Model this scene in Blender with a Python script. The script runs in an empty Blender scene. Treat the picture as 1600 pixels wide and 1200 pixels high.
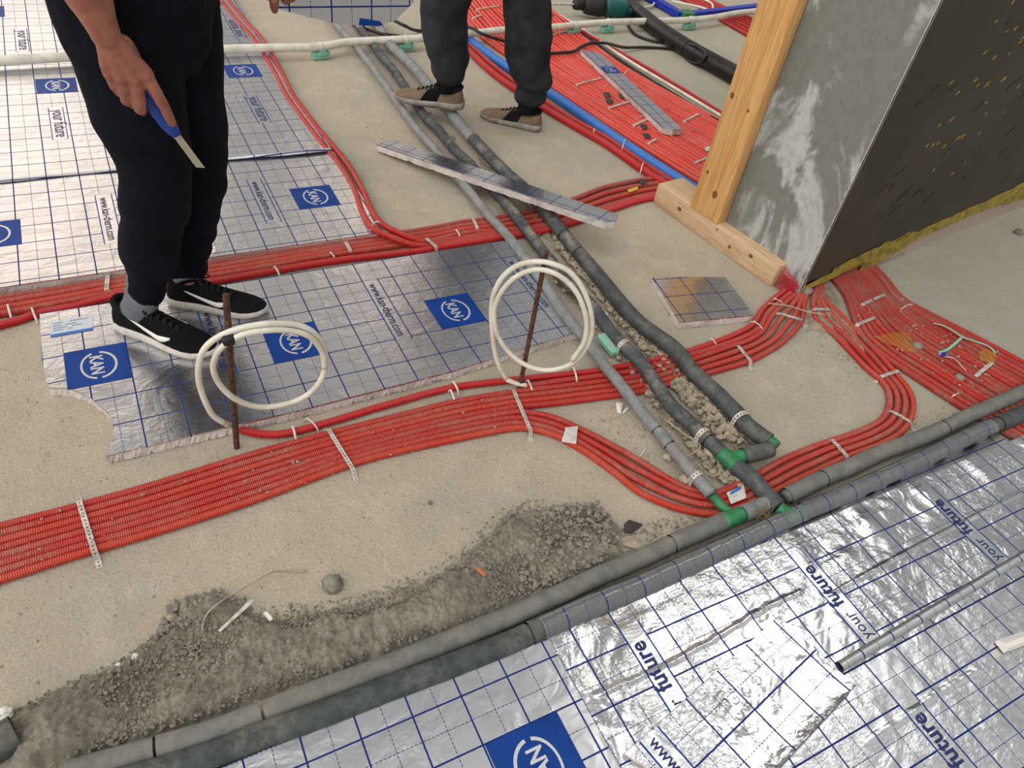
import bpy, bmesh, math, random
from mathutils import Vector, Matrix, noise
from mathutils.kdtree import KDTree
random.seed(7)
PI = math.pi
SC = bpy.context.scene
COL = SC.collection

# ---------------------------------------------------------------- camera
F = 1156.42
RW = Matrix(((0.88493447, -0.44653476, 0.13227882), (-0.22017131, -0.65141838, -0.72607072), (0.41038467, 0.61340101, -0.67477673)))
CAM = Vector((-0.52055, -1.97970, 1.45330))
cd = bpy.data.cameras.new('camera'); cam = bpy.data.objects.new('camera', cd); COL.objects.link(cam)
cd.sensor_width = 36; cd.lens = F / 1600 * 36; cd.clip_start = .02; cd.clip_end = 100
m = Matrix((RW[0], -RW[1], -RW[2])).transposed().to_4x4(); m.translation = CAM
cam.matrix_world = m
SC.camera = cam

# ---------------------------------------------------------------- world: grey ceiling, bright openings, and fill patches added for brightness
SC.view_settings.view_transform = 'Standard'; SC.view_settings.look = 'None'
SC.view_settings.gamma = 1; SC.view_settings.use_curve_mapping = False
SC.view_settings.exposure = 0.08
W = bpy.data.worlds.new('site_daylight'); SC.world = W; W.use_nodes = True
def build_world():
    nt = W.node_tree; N = nt.nodes; L = nt.links; N.clear()
    out = N.new('ShaderNodeOutputWorld'); bg = N.new('ShaderNodeBackground'); L.new(bg.outputs[0], out.inputs[0])
    tc = N.new('ShaderNodeTexCoord'); sp = N.new('ShaderNodeSeparateXYZ'); L.new(tc.outputs['Generated'], sp.inputs[0])
    def mth(op, a, b=None):
        n = N.new('ShaderNodeMath'); n.operation = op
        for i, v in enumerate((a, b)):
            if v is None: continue
            if isinstance(v, (int, float)): n.inputs[i].default_value = v
            else: L.new(v, n.inputs[i])
        return n.outputs[0]
    az = mth('MULTIPLY', mth('ARCTAN2', sp.outputs[0], sp.outputs[1]), 180 / PI)
    el = mth('MULTIPLY', mth('ARCSINE', sp.outputs[2]), 180 / PI)
    def ramp(v, a, b):
        n = N.new('ShaderNodeMapRange'); n.interpolation_type = 'SMOOTHSTEP'
        L.new(v, n.inputs[0]); n.inputs[1].default_value = a; n.inputs[2].default_value = b
        return n.outputs[0]
    def box(a0, a1, e0, e1, s):
        r = mth('MULTIPLY', ramp(az, a0 - s, a0 + s), ramp(az, a1 + s, a1 - s))
        return mth('MULTIPLY', r, mth('MULTIPLY', ramp(el, e0 - s, e0 + s), ramp(el, e1 + s, e1 - s)))
    def add(c0, fac, col, k):
        n = N.new('ShaderNodeMix'); n.data_type = 'RGBA'; n.blend_type = 'ADD'; n.clamp_result = False
        s = mth('MULTIPLY', fac, k)
        v = N.new('ShaderNodeMix'); v.data_type = 'RGBA'; v.inputs[6].default_value = (0, 0, 0, 1); v.clamp_factor = False
        L.new(s, v.inputs[0]); v.inputs[7].default_value = (*col, 1)
        n.inputs[0].default_value = 1; L.new(c0, n.inputs[6]); L.new(v.outputs[2], n.inputs[7])
        return n.outputs[2]
    base = N.new('ShaderNodeRGB'); base.outputs[0].default_value = (*WORLD['base'], 1)
    c = base.outputs[0]
    c = add(c, ramp(el, 50, 85), WORLD['top'], 1.0)
    for a0, a1, e0, e1, s, col, k in WORLD['light_patches']:
        c = add(c, box(a0, a1, e0, e1, s), col, k)
    L.new(c, bg.inputs[0]); bg.inputs[1].default_value = WORLD['k']
WORLD = dict(k=1.0, base=(.31, .31, .305), top=(.10, .10, .10), light_patches=[
    (-75, 3, 12, 26, 2, (1, .87, .77), 1.45),
    (-75, 3, 26, 37, 2, (1, .78, .60), 1.45),
    (-170, -78, 8, 50, 6, (1, .95, .88), 1.6),  # fill added behind left, outside what the foil mirrors; no real opening
    (15.5, 24, 23, 36, 1.5, (1, .77, .57), 1.25),
    (43, 48.5, 30, 36, 1.5, (1, .80, .60), .6),
    (58, 74, 49, 60, 3, (1, .98, .94), 7.0),
    (-180, 180, 80, 95, 4, (1, .99, .97), 2.4),  # overhead glow added to lift the floor brightness
    (-165, -40, 38, 74, 8, (1, .98, .95), 1.25),  # high fill added from the left, where the foil does not mirror it
    (95, 130, 30, 60, 8, (.97, 1, .98), .4)])  # weak fill added from behind right, not an actual opening
build_world()

# ---------------------------------------------------------------- helpers: pixel -> point on a real plane
def ray(x, y): return RW.transposed() @ Vector(((x - 800) / F, (y - 600) / F, 1))
def U(x, y, z=0.0):
    d = ray(x, y); return CAM + d * ((z - CAM.z) / d.z)
def UY(x, y, Y):
    d = ray(x, y); return CAM + d * ((Y - CAM.y) / d.y)
def UP(x, y, p, n):
    d = ray(x, y); return CAM + d * ((Vector(p) - CAM).dot(n) / d.dot(n))

def smoothpath(pts, step=.02):
    """Catmull-Rom through the points, resampled evenly"""
    pts = [Vector(p) for p in pts]
    P = [pts[0] * 2 - pts[1]] + pts + [pts[-1] * 2 - pts[-2]]
    dense = []
    for i in range(1, len(P) - 2):
        a, b, c, d = P[i - 1:i + 3]
        for k in range(12):
            t = k / 12
            dense.append(.5 * ((2 * b) + (c - a) * t + (2 * a - 5 * b + 4 * c - d) * t * t + (3 * b - a - 3 * c + d) * t ** 3))
    dense.append(pts[-1])
    return resample(dense, step)
def resample(dense, step=None, n=None):
    L = [0]
    for a, b in zip(dense, dense[1:]): L.append(L[-1] + (b - a).length)
    if n is None: n = max(2, int(L[-1] / step) + 1)
    out = []; j = 0
    for i in range(n):
        s = L[-1] * i / (n - 1)
        while j < len(L) - 2 and L[j + 1] < s: j += 1
        t = (s - L[j]) / max(1e-9, L[j + 1] - L[j])
        out.append(dense[j].lerp(dense[j + 1], min(1, max(0, t))))
    return out

def link(name, bm, mats, parent=None, smooth=True, loc=None):
    me = bpy.data.meshes.new(name)
    bm.normal_update(); bm.to_mesh(me); bm.free()
    if smooth:
        for p in me.polygons: p.use_smooth = True
    if not isinstance(mats, (list, tuple)): mats = [mats]
    for mt in mats: me.materials.append(mt)
    o = bpy.data.objects.new(name, me); COL.objects.link(o)
    if parent: o.parent = parent
    if loc: o.location = loc
    return o
def link_local(name, bm, mats, parent, smooth=True):
    """bm is in world space; parent (an Empty) only has a location"""
    for v in bm.verts: v.co -= parent.location
    return link(name, bm, mats, parent, smooth)
def tag(o, label, cat, group=None, kind=None):
    o['label'] = label; o['category'] = cat
    if group: o['group'] = group
    if kind: o['kind'] = kind
    return o
def empty(name, loc, label, cat, group=None):
    o = bpy.data.objects.new(name, None); COL.objects.link(o); o.empty_display_size = .05
    o.location = loc
    return tag(o, label, cat, group)

def frames(path):
    n = len(path); T = []
    for i in range(n):
        t = path[min(n - 1, i + 1)] - path[max(0, i - 1)]
        T.append(t.normalized() if t.length > 1e-9 else Vector((1, 0, 0)))
    up = Vector((0, 0, 1))
    if abs(T[0].dot(up)) > .95: up = Vector((0, 1, 0))
    s = T[0].cross(up).normalized(); out = []
    for t in T:
        s = (s - t * s.dot(t)).normalized()
        out.append((t, s, s.cross(t)))
    return out
def add_tube(bm, path, r, seg=10, cap=True, uvl=None, mi=0, rfun=None, ell=None):
    fr = frames(path); rings = []; L = 0; Ls = []
    for i, (p, (t, s, u)) in enumerate(zip(path, fr)):
        if i: L += (p - path[i - 1]).length
        Ls.append(L)
        rr = r(i / max(1, len(path) - 1)) if callable(r) else r
        ring = []
        for k in range(seg):
            a = 2 * PI * k / seg
            q = rr if rfun is None else rr * rfun(L, a)
            ex, ey = ell or (1, 1)
            ring.append(bm.verts.new(p + s * (math.cos(a) * q * ex) + u * (math.sin(a) * q * ey)))
        rings.append(ring)
    uv = bm.loops.layers.uv.verify() if uvl else None
    for i in range(len(rings) - 1):
        for k in range(seg):
            k2 = (k + 1) % seg
            f = bm.faces.new((rings[i][k], rings[i][k2], rings[i + 1][k2], rings[i + 1][k])); f.material_index = mi
            if uv:
                for lp, (kk, li) in zip(f.loops, ((k, i), (k + 1, i), (k + 1, i + 1), (k, i + 1))):
                    lp[uv].uv = (kk / seg, Ls[li])
    if cap:
        f = bm.faces.new(rings[0][::-1]); f.material_index = mi
        f = bm.faces.new(rings[-1]); f.material_index = mi
    return rings
def add_box(bm, c, size, rot=None, bevel=0, mi=0):
    r = bmesh.ops.create_cube(bm, size=1)
    vs = r['verts']
    M = (rot.to_4x4() if rot else Matrix.Identity(4))
    for v in vs: v.co = M @ Vector((v.co.x * size[0], v.co.y * size[1], v.co.z * size[2])) + Vector(c)
    fs = set(f for v in vs for f in v.link_faces)
    for f in fs: f.material_index = mi
    if bevel:
        es = set(e for v in vs for e in v.link_edges)
        bmesh.ops.bevel(bm, geom=list(es), offset=bevel, segments=2, affect='EDGES', profile=.5)
    return vs
def tubeobj(name, path, r, mat, label=None, cat=None, group=None, seg=10, parent=None, uvl=True, **k):
    bm = bmesh.new(); add_tube(bm, path, r, seg, True, uvl, **k)
    o = link(name, bm, mat, parent)
    if label: tag(o, label, cat, group)
    return o
def evalmesh(bm, mods):
    """voxel remesh / smooth a bmesh through modifiers, return new mesh"""
    me = bpy.data.meshes.new('tmp'); bm.to_mesh(me); bm.free()
    o = bpy.data.objects.new('tmp', me); COL.objects.link(o)
    for typ, kw in mods:
        md = o.modifiers.new(typ, typ)
        for a, b in kw.items(): setattr(md, a, b)
    dg = bpy.context.evaluated_depsgraph_get(); dg.update()
    out = bpy.data.meshes.new_from_object(o.evaluated_get(dg))
    bpy.data.objects.remove(o); bpy.data.meshes.remove(me)
    return out
def meshobj(name, me, mats, parent=None):
    o = bpy.data.objects.new(name, me); COL.objects.link(o)
    me.materials.clear()
    for mt in (mats if isinstance(mats, (list, tuple)) else [mats]): me.materials.append(mt)
    for p in me.polygons: p.use_smooth = True
    if parent: o.parent = parent
    return o

# ---------------------------------------------------------------- materials
def srgb(r, g, b):
    f = lambda c: (c / 255 / 12.92) if c / 255 <= .04045 else ((c / 255 + .055) / 1.055) ** 2.4
    return (f(r), f(g), f(b), 1)
class MT:
    def __init__(s, name):
        s.m = bpy.data.materials.new(name); s.m.use_nodes = True
        s.N = s.m.node_tree.nodes; s.L = s.m.node_tree.links
        s.b = s.N['Principled BSDF']; s._pos = None
    def node(s, t, **k):
        n = s.N.new(t)
        for a, b in k.items(): setattr(n, a, b)
        return n
    def pos(s, kind='Object'):
        if kind == 'World':
            return s.node('ShaderNodeNewGeometry').outputs['Position']
        return s.node('ShaderNodeTexCoord').outputs[kind]
    def setin(s, n, i, v):
        if isinstance(v, (int, float, tuple, list)): n.inputs[i].default_value = v
        else: s.L.new(v, n.inputs[i])
    def math(s, op, a, b=0.0, c=None):
        n = s.node('ShaderNodeMath', operation=op); s.setin(n, 0, a); s.setin(n, 1, b)
        if c is not None: s.setin(n, 2, c)
        return n.outputs[0]
    def noise(s, vec, scale, detail=4, rough=.55, dist=0):
        n = s.node('ShaderNodeTexNoise'); s.L.new(vec, n.inputs['Vector'])
        n.inputs['Scale'].default_value = scale; n.inputs['Detail'].default_value = detail
        n.inputs['Roughness'].default_value = rough; n.inputs['Distortion'].default_value = dist
        return n.outputs['Fac']
    def voro(s, vec, scale, feature='F1'):
        n = s.node('ShaderNodeTexVoronoi', feature=feature); s.L.new(vec, n.inputs['Vector']); n.inputs['Scale'].default_value = scale
        return n.outputs['Distance']
    def scale(s, vec, v):
        n = s.node('ShaderNodeVectorMath', operation='MULTIPLY'); s.L.new(vec, n.inputs[0]); n.inputs[1].default_value = v
        return n.outputs[0]
    def ramp(s, v, a, b):
        n = s.node('ShaderNodeMapRange', interpolation_type='SMOOTHSTEP'); s.setin(n, 0, v); n.inputs[1].default_value = a; n.inputs[2].default_value = b
        return n.outputs[0]
    def mix(s, f, a, b, mode='MIX'):
        n = s.node('ShaderNodeMix', data_type='RGBA', blend_type=mode); s.setin(n, 0, f); s.setin(n, 6, a); s.setin(n, 7, b)
        return n.outputs[2]
    def bump(s, h, strength, dist=.001, chain=None):
        n = s.node('ShaderNodeBump'); n.inputs['Strength'].default_value = strength; n.inputs['Distance'].default_value = dist
        s.L.new(h, n.inputs['Height'])
        if chain: s.L.new(chain, n.inputs['Normal'])
        s.L.new(n.outputs[0], s.b.inputs['Normal']); return n.outputs[0]
    def set(s, color=None, rough=None, metal=None, **k):
        if color is not None: s.setin(s.b, 'Base Color', color)
        if rough is not None: s.setin(s.b, 'Roughness', rough)
        if metal is not None: s.setin(s.b, 'Metallic', metal)
        for a, v in k.items(): s.setin(s.b, a, v)
        return s.m

def plain(name, c, rough=.6, metal=0, nscale=None, ncol=None, bump=0, bscale=80, **k):
    t = MT(name); p = t.pos('World') if k.pop('world', True) else t.pos('Object')
    col = srgb(*c)
    if ncol: col = t.mix(t.ramp(t.noise(p, nscale or 20, 5), .4, .65), srgb(*c), srgb(*ncol))
    if bump: t.bump(t.noise(p, bscale, 5), bump, .002)
    return t.set(col, rough, metal, **k)

def mat_floor():
    t = MT('dusty_concrete_screed'); p = t.pos('World')
    big = t.noise(p, 1.7, 4, .6); mid = t.noise(p, 9, 6, .65); fine = t.noise(p, 160, 6, .7)
    c = t.mix(t.ramp(big, .35, .65), srgb(198, 187, 168), srgb(185, 176, 160))
    c = t.mix(t.math('MULTIPLY', t.ramp(mid, .45, .75), .6), c, srgb(214, 204, 187))
    c = t.mix(t.math('MULTIPLY', t.ramp(t.noise(p, 5, 7, .7), .56, .72), .4), c, srgb(147, 138, 122))
    c = t.mix(t.math('MULTIPLY', t.ramp(fine, .35, .7), .42), c, srgb(138, 129, 114))
    sp = t.voro(p, 55)
    c = t.mix(t.math('MULTIPLY', t.ramp(sp, .16, .05), .5), c, srgb(116, 106, 92))
    # greenish grey tone towards the pillar
    sx = t.node('ShaderNodeSeparateXYZ'); t.L.new(p, sx.inputs[0])
    c = t.mix(t.math('MULTIPLY', t.ramp(sx.outputs[0], .9, 2.2), .5), c, srgb(172, 170, 155))
    h = t.math('ADD', t.math('MULTIPLY', fine, 1.0), t.math('ADD', t.math('MULTIPLY', mid, 2.0), t.math('MULTIPLY', t.noise(p, 48, 5, .65), 1.3)))
    t.bump(h, .9, .005)
    return t.set(c, .92, 0, **{'Specular IOR Level': .2})
def mat_mortar(name='loose_cement_sand', c1=(166, 160, 145), c2=(138, 133, 120)):
    t = MT(name); p = t.pos('World')
    n1 = t.noise(p, 14, 6, .65); n2 = t.noise(p, 130, 6, .75)
    c = t.mix(t.ramp(n1, .35, .65), srgb(*c1), srgb(*c2))
    c = t.mix(t.math('MULTIPLY', t.ramp(n2, .35, .7), .4), c, srgb(112, 107, 96))
    c = t.mix(t.ramp(t.voro(p, 38), .07, .03), c, srgb(214, 206, 190))
    t.bump(n2, .8, .006)
    return t.set(c, .95, 0, **{'Specular IOR Level': .15})
def mat_conduit(name, c=(206, 44, 40), dust=.5, dustc=(190, 140, 120), pitch=.0045, strength=1.0):
    t = MT(name)
    uv = t.pos('UV'); s = t.node('ShaderNodeSeparateXYZ'); t.L.new(uv, s.inputs[0])
    w = t.math('SINE', t.math('MULTIPLY', s.outputs[1], 2 * PI / pitch))
    p = t.pos('World')
    n = t.noise(p, 6, 6, .7); n2 = t.noise(p, 70, 5, .7)
    f = t.math('MULTIPLY', t.ramp(t.math('ADD', t.math('MULTIPLY', n, .7), t.math('MULTIPLY', n2, .5)), .5, .78), dust)
    col = t.mix(f, srgb(*c), srgb(*dustc))
    g = t.node('ShaderNodeNewGeometry'); sn = t.node('ShaderNodeSeparateXYZ'); t.L.new(g.outputs['True Normal'], sn.inputs[0])
    # dust in the top grooves, strengthened to paint in rib light and dark
    dg = t.math('MULTIPLY', t.ramp(w, .1, -.9), t.math('MULTIPLY', t.ramp(sn.outputs[2], .1, .9), .34 + dust * .2))
    col = t.mix(dg, col, srgb(*dustc))
    t.bump(w, strength, .0012)
    return t.set(col, .42, 0, **{'Specular IOR Level': .45})
def mat_pipe(name, c, c2, rough=.75, dustc=(150, 142, 128), dust=.5, nb=60):
    t = MT(name); p = t.pos('World')
    col = t.mix(t.ramp(t.noise(p, 25, 6, .7), .4, .62), srgb(*c), srgb(*c2))
    g = t.node('ShaderNodeNewGeometry'); sn = t.node('ShaderNodeSeparateXYZ'); t.L.new(g.outputs['Normal'], sn.inputs[0])
    f = t.math('MULTIPLY', t.ramp(t.noise(p, 11, 7, .75), .45, .68), t.math('MULTIPLY', t.ramp(sn.outputs[2], -.1, .9), dust))
    col = t.mix(f, col, srgb(*dustc))
    t.bump(t.noise(p, nb, 6, .7), .35, .004)
    return t.set(col, rough, 0, **{'Specular IOR Level': .35})
INK = srgb(14, 34, 104)
def foil_lines(t, uv):
    s = t.node('ShaderNodeSeparateXYZ'); t.L.new(uv, s.inputs[0])
    def line(v, off, half):
        fr = t.math('FRACT', t.math('ADD', t.math('MULTIPLY', v, 10.0), .5 + off))
        d = t.math('ABSOLUTE', t.math('SUBTRACT', fr, .5))
        return t.ramp(d, half * 10 + .004, half * 10 - .004)
    u, v = s.outputs[0], s.outputs[1]
    heavy = t.math('MAXIMUM', line(u, 0, .0019), line(v, 0, .0019))
    du = t.ramp(t.math('SINE', t.math('MULTIPLY', v, 2 * PI / .0085)), -.75, -.55)
    dv = t.ramp(t.math('SINE', t.math('MULTIPLY', u, 2 * PI / .0085)), -.75, -.55)
    thin = t.math('MAXIMUM', t.math('MULTIPLY', line(u, .5, .00085), du), t.math('MULTIPLY', line(v, .5, .00085), dv))
    return t.math('MAXIMUM', heavy, thin)
def mat_foil(name, wr=.5, lines=True, rough=.27, tint=(215, 216, 218), big=.0, sc=55):
    t = MT(name); uv = t.pos('UV'); p = t.pos('World')
    n1 = t.noise(t.scale(p, (1, 1.6, 1)), sc, 4, .6, 1.2); n2 = t.noise(p, 9, 3, .5, .8)
    amt = t.ramp(t.noise(p, 4.5, 2), .35, .7)
    h = t.math('ADD', t.math('MULTIPLY', t.math('MULTIPLY', n1, t.math('ADD', t.math('MULTIPLY', amt, .8), .25)), wr * .5), t.math('MULTIPLY', n2, 1.5 + big * 2))
    t.bump(h, .55, .004)
    col = srgb(*tint)
    if lines:
        k = foil_lines(t, uv)
        col = t.mix(k, srgb(*tint), INK)
        return t.set(col, t.math('ADD', rough, t.math('MULTIPLY', k, .3)), t.math('SUBTRACT', 1.0, k), **{'Specular IOR Level': .25})
    return t.set(col, rough, 1.0)
def mat_film():
    t = MT('clear_film_margin'); uv = t.pos('UV'); p = t.pos('World')
    k = foil_lines(t, uv)
    t.bump(t.noise(p, 30, 4, .6, 1), .35, .004)
    t.set(t.mix(k, srgb(210, 213, 214), INK), .12, 0, **{'Specular IOR Level': .6})
    tr = t.node('ShaderNodeBsdfTransparent'); mx = t.node('ShaderNodeMixShader')
    fac = t.math('MAXIMUM', k, .20)
    t.L.new(fac, mx.inputs[0]); t.L.new(tr.outputs[0], mx.inputs[1]); t.L.new(t.b.outputs[0], mx.inputs[2])
    gl = t.node('ShaderNodeBsdfGlossy'); gl.inputs['Roughness'].default_value = .1
    t.L.new(t.b.inputs['Normal'].links[0].from_socket, gl.inputs['Normal'])
    fr = t.node('ShaderNodeFresnel'); fr.inputs[0].default_value = 1.5
    m2 = t.node('ShaderNodeMixShader'); t.L.new(fr.outputs[0], m2.inputs[0]); t.L.new(mx.outputs[0], m2.inputs[1]); t.L.new(gl.outputs[0], m2.inputs[2])
    t.L.new(m2.outputs[0], t.N['Material Output'].inputs[0])
    return t.m
def mat_wood(name, c1=(214, 176, 122), c2=(188, 142, 88), axis='Z', scale=1.0):
    t = MT(name); p = t.pos('Object')
    st = {'Z': (22, 22, 1.2), 'Y': (22, 1.2, 22)}[axis]
    n = t.noise(t.scale(p, st), 3 * scale, 6, .65, 1.2)
    col = t.mix(t.ramp(n, .35, .68), srgb(*c1), srgb(*c2))
    col = t.mix(t.math('MULTIPLY', t.ramp(t.noise(t.scale(p, (9, 9, 1.2) if axis == 'Z' else (9, 1.2, 9)), 1.3, 3), .5, .75), .6), col, srgb(160, 112, 62))
    t.bump(n, .25, .002)
    return t.set(col, .6, 0, **{'Specular IOR Level': .3})
def mat_cloth(name, c, c2, bump=.3, sc=500):
    t = MT(name); p = t.pos('Object')
    col = t.mix(t.ramp(t.noise(p, 9, 5, .6), .4, .68), srgb(*c), srgb(*c2))
    t.bump(t.noise(p, sc, 2), bump, .001)
    return t.set(col, .85, 0, **{'Specular IOR Level': .12})
def mat_pillar(name, wet, dry, s0, s1, sc=3.2):
    t = MT(name); p = t.pos('Object')
    n = t.noise(t.scale(p, (1, 1.5, .8)), sc, 5, .6, .8)
    col = t.mix(t.ramp(n, s0, s1), srgb(*wet), srgb(*dry))
    col = t.mix(t.math('MULTIPLY', t.ramp(t.noise(p, 40, 6, .7), .4, .7), .25), col, srgb(70, 70, 64))
    t.bump(t.noise(t.scale(p, (1, 1, .3)), 30, 5), .3, .003)
    return t.set(col, .75, 0)
def mat_eps():
    t = MT('white_foam'); p = t.pos('World')
    v = t.voro(p, 230)
    t.bump(v, .6, .003)
    return t.set(t.mix(t.ramp(t.noise(p, 12, 5), .4, .65), srgb(214, 206, 202), srgb(190, 178, 172)), .8, 0)
def mat_skin():
    t = MT('skin'); p = t.pos('Object')
    col = t.mix(t.ramp(t.noise(p, 18, 5), .35, .65), srgb(164, 106, 88), srgb(138, 84, 70))
    t.bump(t.noise(p, 260, 4), .25, .001)
    return t.set(col, .5, 0, **{'Subsurface Weight': .08, 'Subsurface Radius': (.01, .004, .002)})

M = dict(
    floor=mat_floor(), mortar=mat_mortar(), sand=mat_mortar('dusty_sand', (178, 166, 146), (152, 141, 124)),
    red=mat_conduit('red_conduit', (204, 26, 24), .28), red2=mat_conduit('red_conduit_dusty', (202, 40, 32), .55),
    red3=mat_conduit('red_conduit_dirty', (188, 48, 44), .75, (168, 128, 112)), redb=mat_conduit('red_conduit_bright', (212, 16, 32), .10),
    redo=mat_conduit('red_conduit_orange', (214, 52, 36), .35, (208, 130, 104)),
    redf=mat_conduit('far_conduit', (222, 50, 38), .22, (214, 140, 116), strength=.3), redf2=mat_conduit('far_conduit_dusty', (214, 52, 42), .45, (206, 138, 116), strength=.3), redf3=mat_conduit('far_conduit_deep', (206, 30, 28), .2, strength=.3),
    blue=mat_conduit('blue_conduit', (34, 112, 200), .12, (120, 150, 190), strength=.35),
    grey=mat_pipe('grey_insulation', (138, 142, 143), (118, 122, 123), .7), greyd=mat_pipe('dusty_grey_insulation', (120, 121, 117), (104, 105, 102), .75, (146, 138, 122), .6), dark=mat_pipe('dark_insulation', (74, 80, 80), (54, 60, 62), .6, (140, 134, 122), .45),
    darkd=mat_pipe('muddy_insulation', (80, 86, 88), (62, 68, 70), .8, (158, 150, 134), .7),
    black=mat_pipe('black_pipe', (26, 27, 29), (18, 18, 20), .35, (90, 88, 84), .35),
    green=plain('green_fitting', (52, 128, 82), .4, ncol=(40, 108, 70), nscale=30), mint=plain('mint_plastic', (132, 196, 172), .5, ncol=(150, 190, 170), nscale=25),
    white=plain('white_plastic', (226, 222, 208), .35, ncol=(206, 200, 184), nscale=14), tie=plain('cable_tie_plastic', (224, 216, 208), .4, ncol=(196, 186, 176), nscale=60),
    steel=plain('galvanised_steel', (212, 208, 200), .5, .25, ncol=(176, 168, 156), nscale=60),
    rust=plain('rusty_rebar', (96, 62, 44), .8, .1, ncol=(64, 42, 32), nscale=90, bump=.6, bscale=300),
    foil=mat_foil('printed_foil', .85), foilsmooth=mat_foil('printed_foil_smooth', .16), foilcr=mat_foil('printed_foil_crumpled', 1.15, big=.5, sc=70, rough=.18), foillip=mat_foil('foil_lip_dull', .6, rough=.42), foilplain=mat_foil('plain_foil', .35, False), film=mat_film(),
    ink=plain('blue_print', (8, 60, 138), .45, 0, ncol=(8, 50, 122), nscale=14, **{'Specular IOR Level': .2}), inkt=plain('dark_blue_lettering', (22, 36, 92), .5), inkw=plain('silver_print', (206, 208, 212), .35, .5),
    eps=mat_eps(), wood=mat_wood('pine', (222, 178, 118), (196, 144, 86), axis='Z'), woodb=mat_wood('pine_dusty', (208, 184, 150), (186, 152, 114), 'Y'),
    knot=plain('wood_knot', (128, 82, 46), .6, ncol=(96, 58, 32), nscale=120, world=False),
    blackcloth=mat_cloth('black_trouser_cloth', (13, 16, 23), (21, 24, 33)), greycloth=mat_cloth('charcoal_work_trousers', (52, 54, 60), (38, 39, 44)),
    shirt=mat_cloth('dark_shirt', (30, 32, 38), (40, 42, 50)), sock=mat_cloth('grey_sock', (122, 124, 130), (98, 100, 106), .6, 300),
    shoe=mat_cloth('black_mesh_shoe', (17, 17, 19), (25, 25, 27), .6, 420), sole=plain('off_white_sole', (206, 202, 194), .55, ncol=(186, 180, 170), nscale=30, world=False),
    shoeb=mat_cloth('taupe_suede', (134, 116, 98), (112, 96, 80), .5, 420), sole2=plain('grey_sole', (150, 146, 138), .6, ncol=(120, 114, 106), nscale=30, world=False),
    mark=plain('white_mark', (236, 234, 230), .45), lace=plain('black_lace', (12, 12, 13), .8),
    skin=mat_skin(), hair=plain('dark_hair', (30, 22, 18), .6), eye=plain('eye_white', (230, 226, 220), .3), iris=plain('dark_iris', (30, 20, 16), .3), lips=plain('lips', (150, 84, 76), .5), nail=plain('fingernail', (196, 148, 130), .35),
    knife=plain('blue_knife_handle', (30, 66, 156), .4), blade=plain('worn_blade', (196, 186, 166), .35, .5),
    teal=plain('teal_tool_body', (10, 84, 84), .45), rubber=plain('black_rubber', (24, 24, 25), .6), cable=plain('black_cable', (38, 34, 33), .5),
    navy=plain('blue_plastic', (18, 46, 168), .35), paper=plain('pale_paper', (212, 210, 204), .7, ncol=(190, 186, 178), nscale=40), card=plain('dusty_cardboard', (176, 164, 144), .85, ncol=(150, 138, 118), nscale=30),
    ymesh=plain('yellow_mesh', (206, 168, 60), .6), yfib=plain('yellow_fabric_mesh', (158, 138, 52), .7, ncol=(118, 104, 44), nscale=30, world=False), rmesh=plain('red_mesh', (196, 40, 60), .5),
    stick=plain('label_paper', (200, 208, 216), .45), stickb=plain('label_blue', (40, 110, 190), .45), stickt=plain('label_print', (140, 152, 170), .6),
    stone=plain('grey_stone', (172, 160, 140), .9, ncol=(136, 126, 110), nscale=40, bump=.4, bscale=200), stoned=plain('dark_stone', (142, 136, 124), .9, ncol=(112, 107, 98), nscale=40, bump=.4, bscale=200),
    chip=plain('white_chip', (224, 221, 214), .7), terra=plain('terracotta', (178, 112, 74), .8), yarn=plain('flax_yarn', (150, 124, 84), .9, ncol=(120, 98, 66), nscale=90), dkb=plain('black_flake', (58, 56, 54), .8),
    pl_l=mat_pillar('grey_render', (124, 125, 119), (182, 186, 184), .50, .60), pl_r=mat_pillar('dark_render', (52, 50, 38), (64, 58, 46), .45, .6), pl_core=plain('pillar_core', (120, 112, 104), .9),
    bead=plain('white_corner_bead', (206, 202, 192), .6, ncol=(180, 172, 160), nscale=80, world=False), pinkf=plain('pink_grey_foam', (176, 156, 148), .85),
)

# ---------------------------------------------------------------- lettering
_tc = {}
def text_geo(body, bold=0.0):
    if (body, bold) in _tc: return _tc[(body, bold)]
    c = bpy.data.curves.new('t', 'FONT'); c.body = body; c.offset = bold; c.resolution_u = 3; c.align_x = 'LEFT'
    o = bpy.data.objects.new('t', c); COL.objects.link(o)
    dg = bpy.context.evaluated_depsgraph_get(); dg.update()
    me = bpy.data.meshes.new_from_object(o.evaluated_get(dg))
    vs = [v.co.copy() for v in me.vertices]; fs = [tuple(p.vertices) for p in me.polygons]
    bpy.data.objects.remove(o); bpy.data.curves.remove(c); bpy.data.meshes.remove(me)
    x0 = min(v.x for v in vs); x1 = max(v.x for v in vs); y0 = min(v.y for v in vs); y1 = max(v.y for v in vs)
    _tc[(body, bold)] = (vs, fs, x0, x1, y0, y1); return _tc[(body, bold)]
def add_text(bm, body, start, end_len, bdir, up, height_scale, mi, hfun=None, bold=0.0, z=None):
    """text from start along bdir over end_len metres; up = direction of letter tops"""
    vs, fs, x0, x1, y0, y1 = text_geo(body, bold)
    k = end_len / (x1 - x0); bv = []
    for v in vs:
        p = start + bdir * ((v.x - x0) * k) + up * (v.y * k * height_scale)
        if hfun: p = Vector((p.x, p.y, hfun(p.x, p.y)))
        bv.append(bm.verts.new(p))
    for f in fs:
        try:
            ff = bm.faces.new([bv[i] for i in f]); ff.material_index = mi
            if ff.calc_center_median() is not None:
                ff.normal_update()
                if ff.normal.z < 0 and z is None: ff.normal_flip()
        except ValueError: pass
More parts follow.
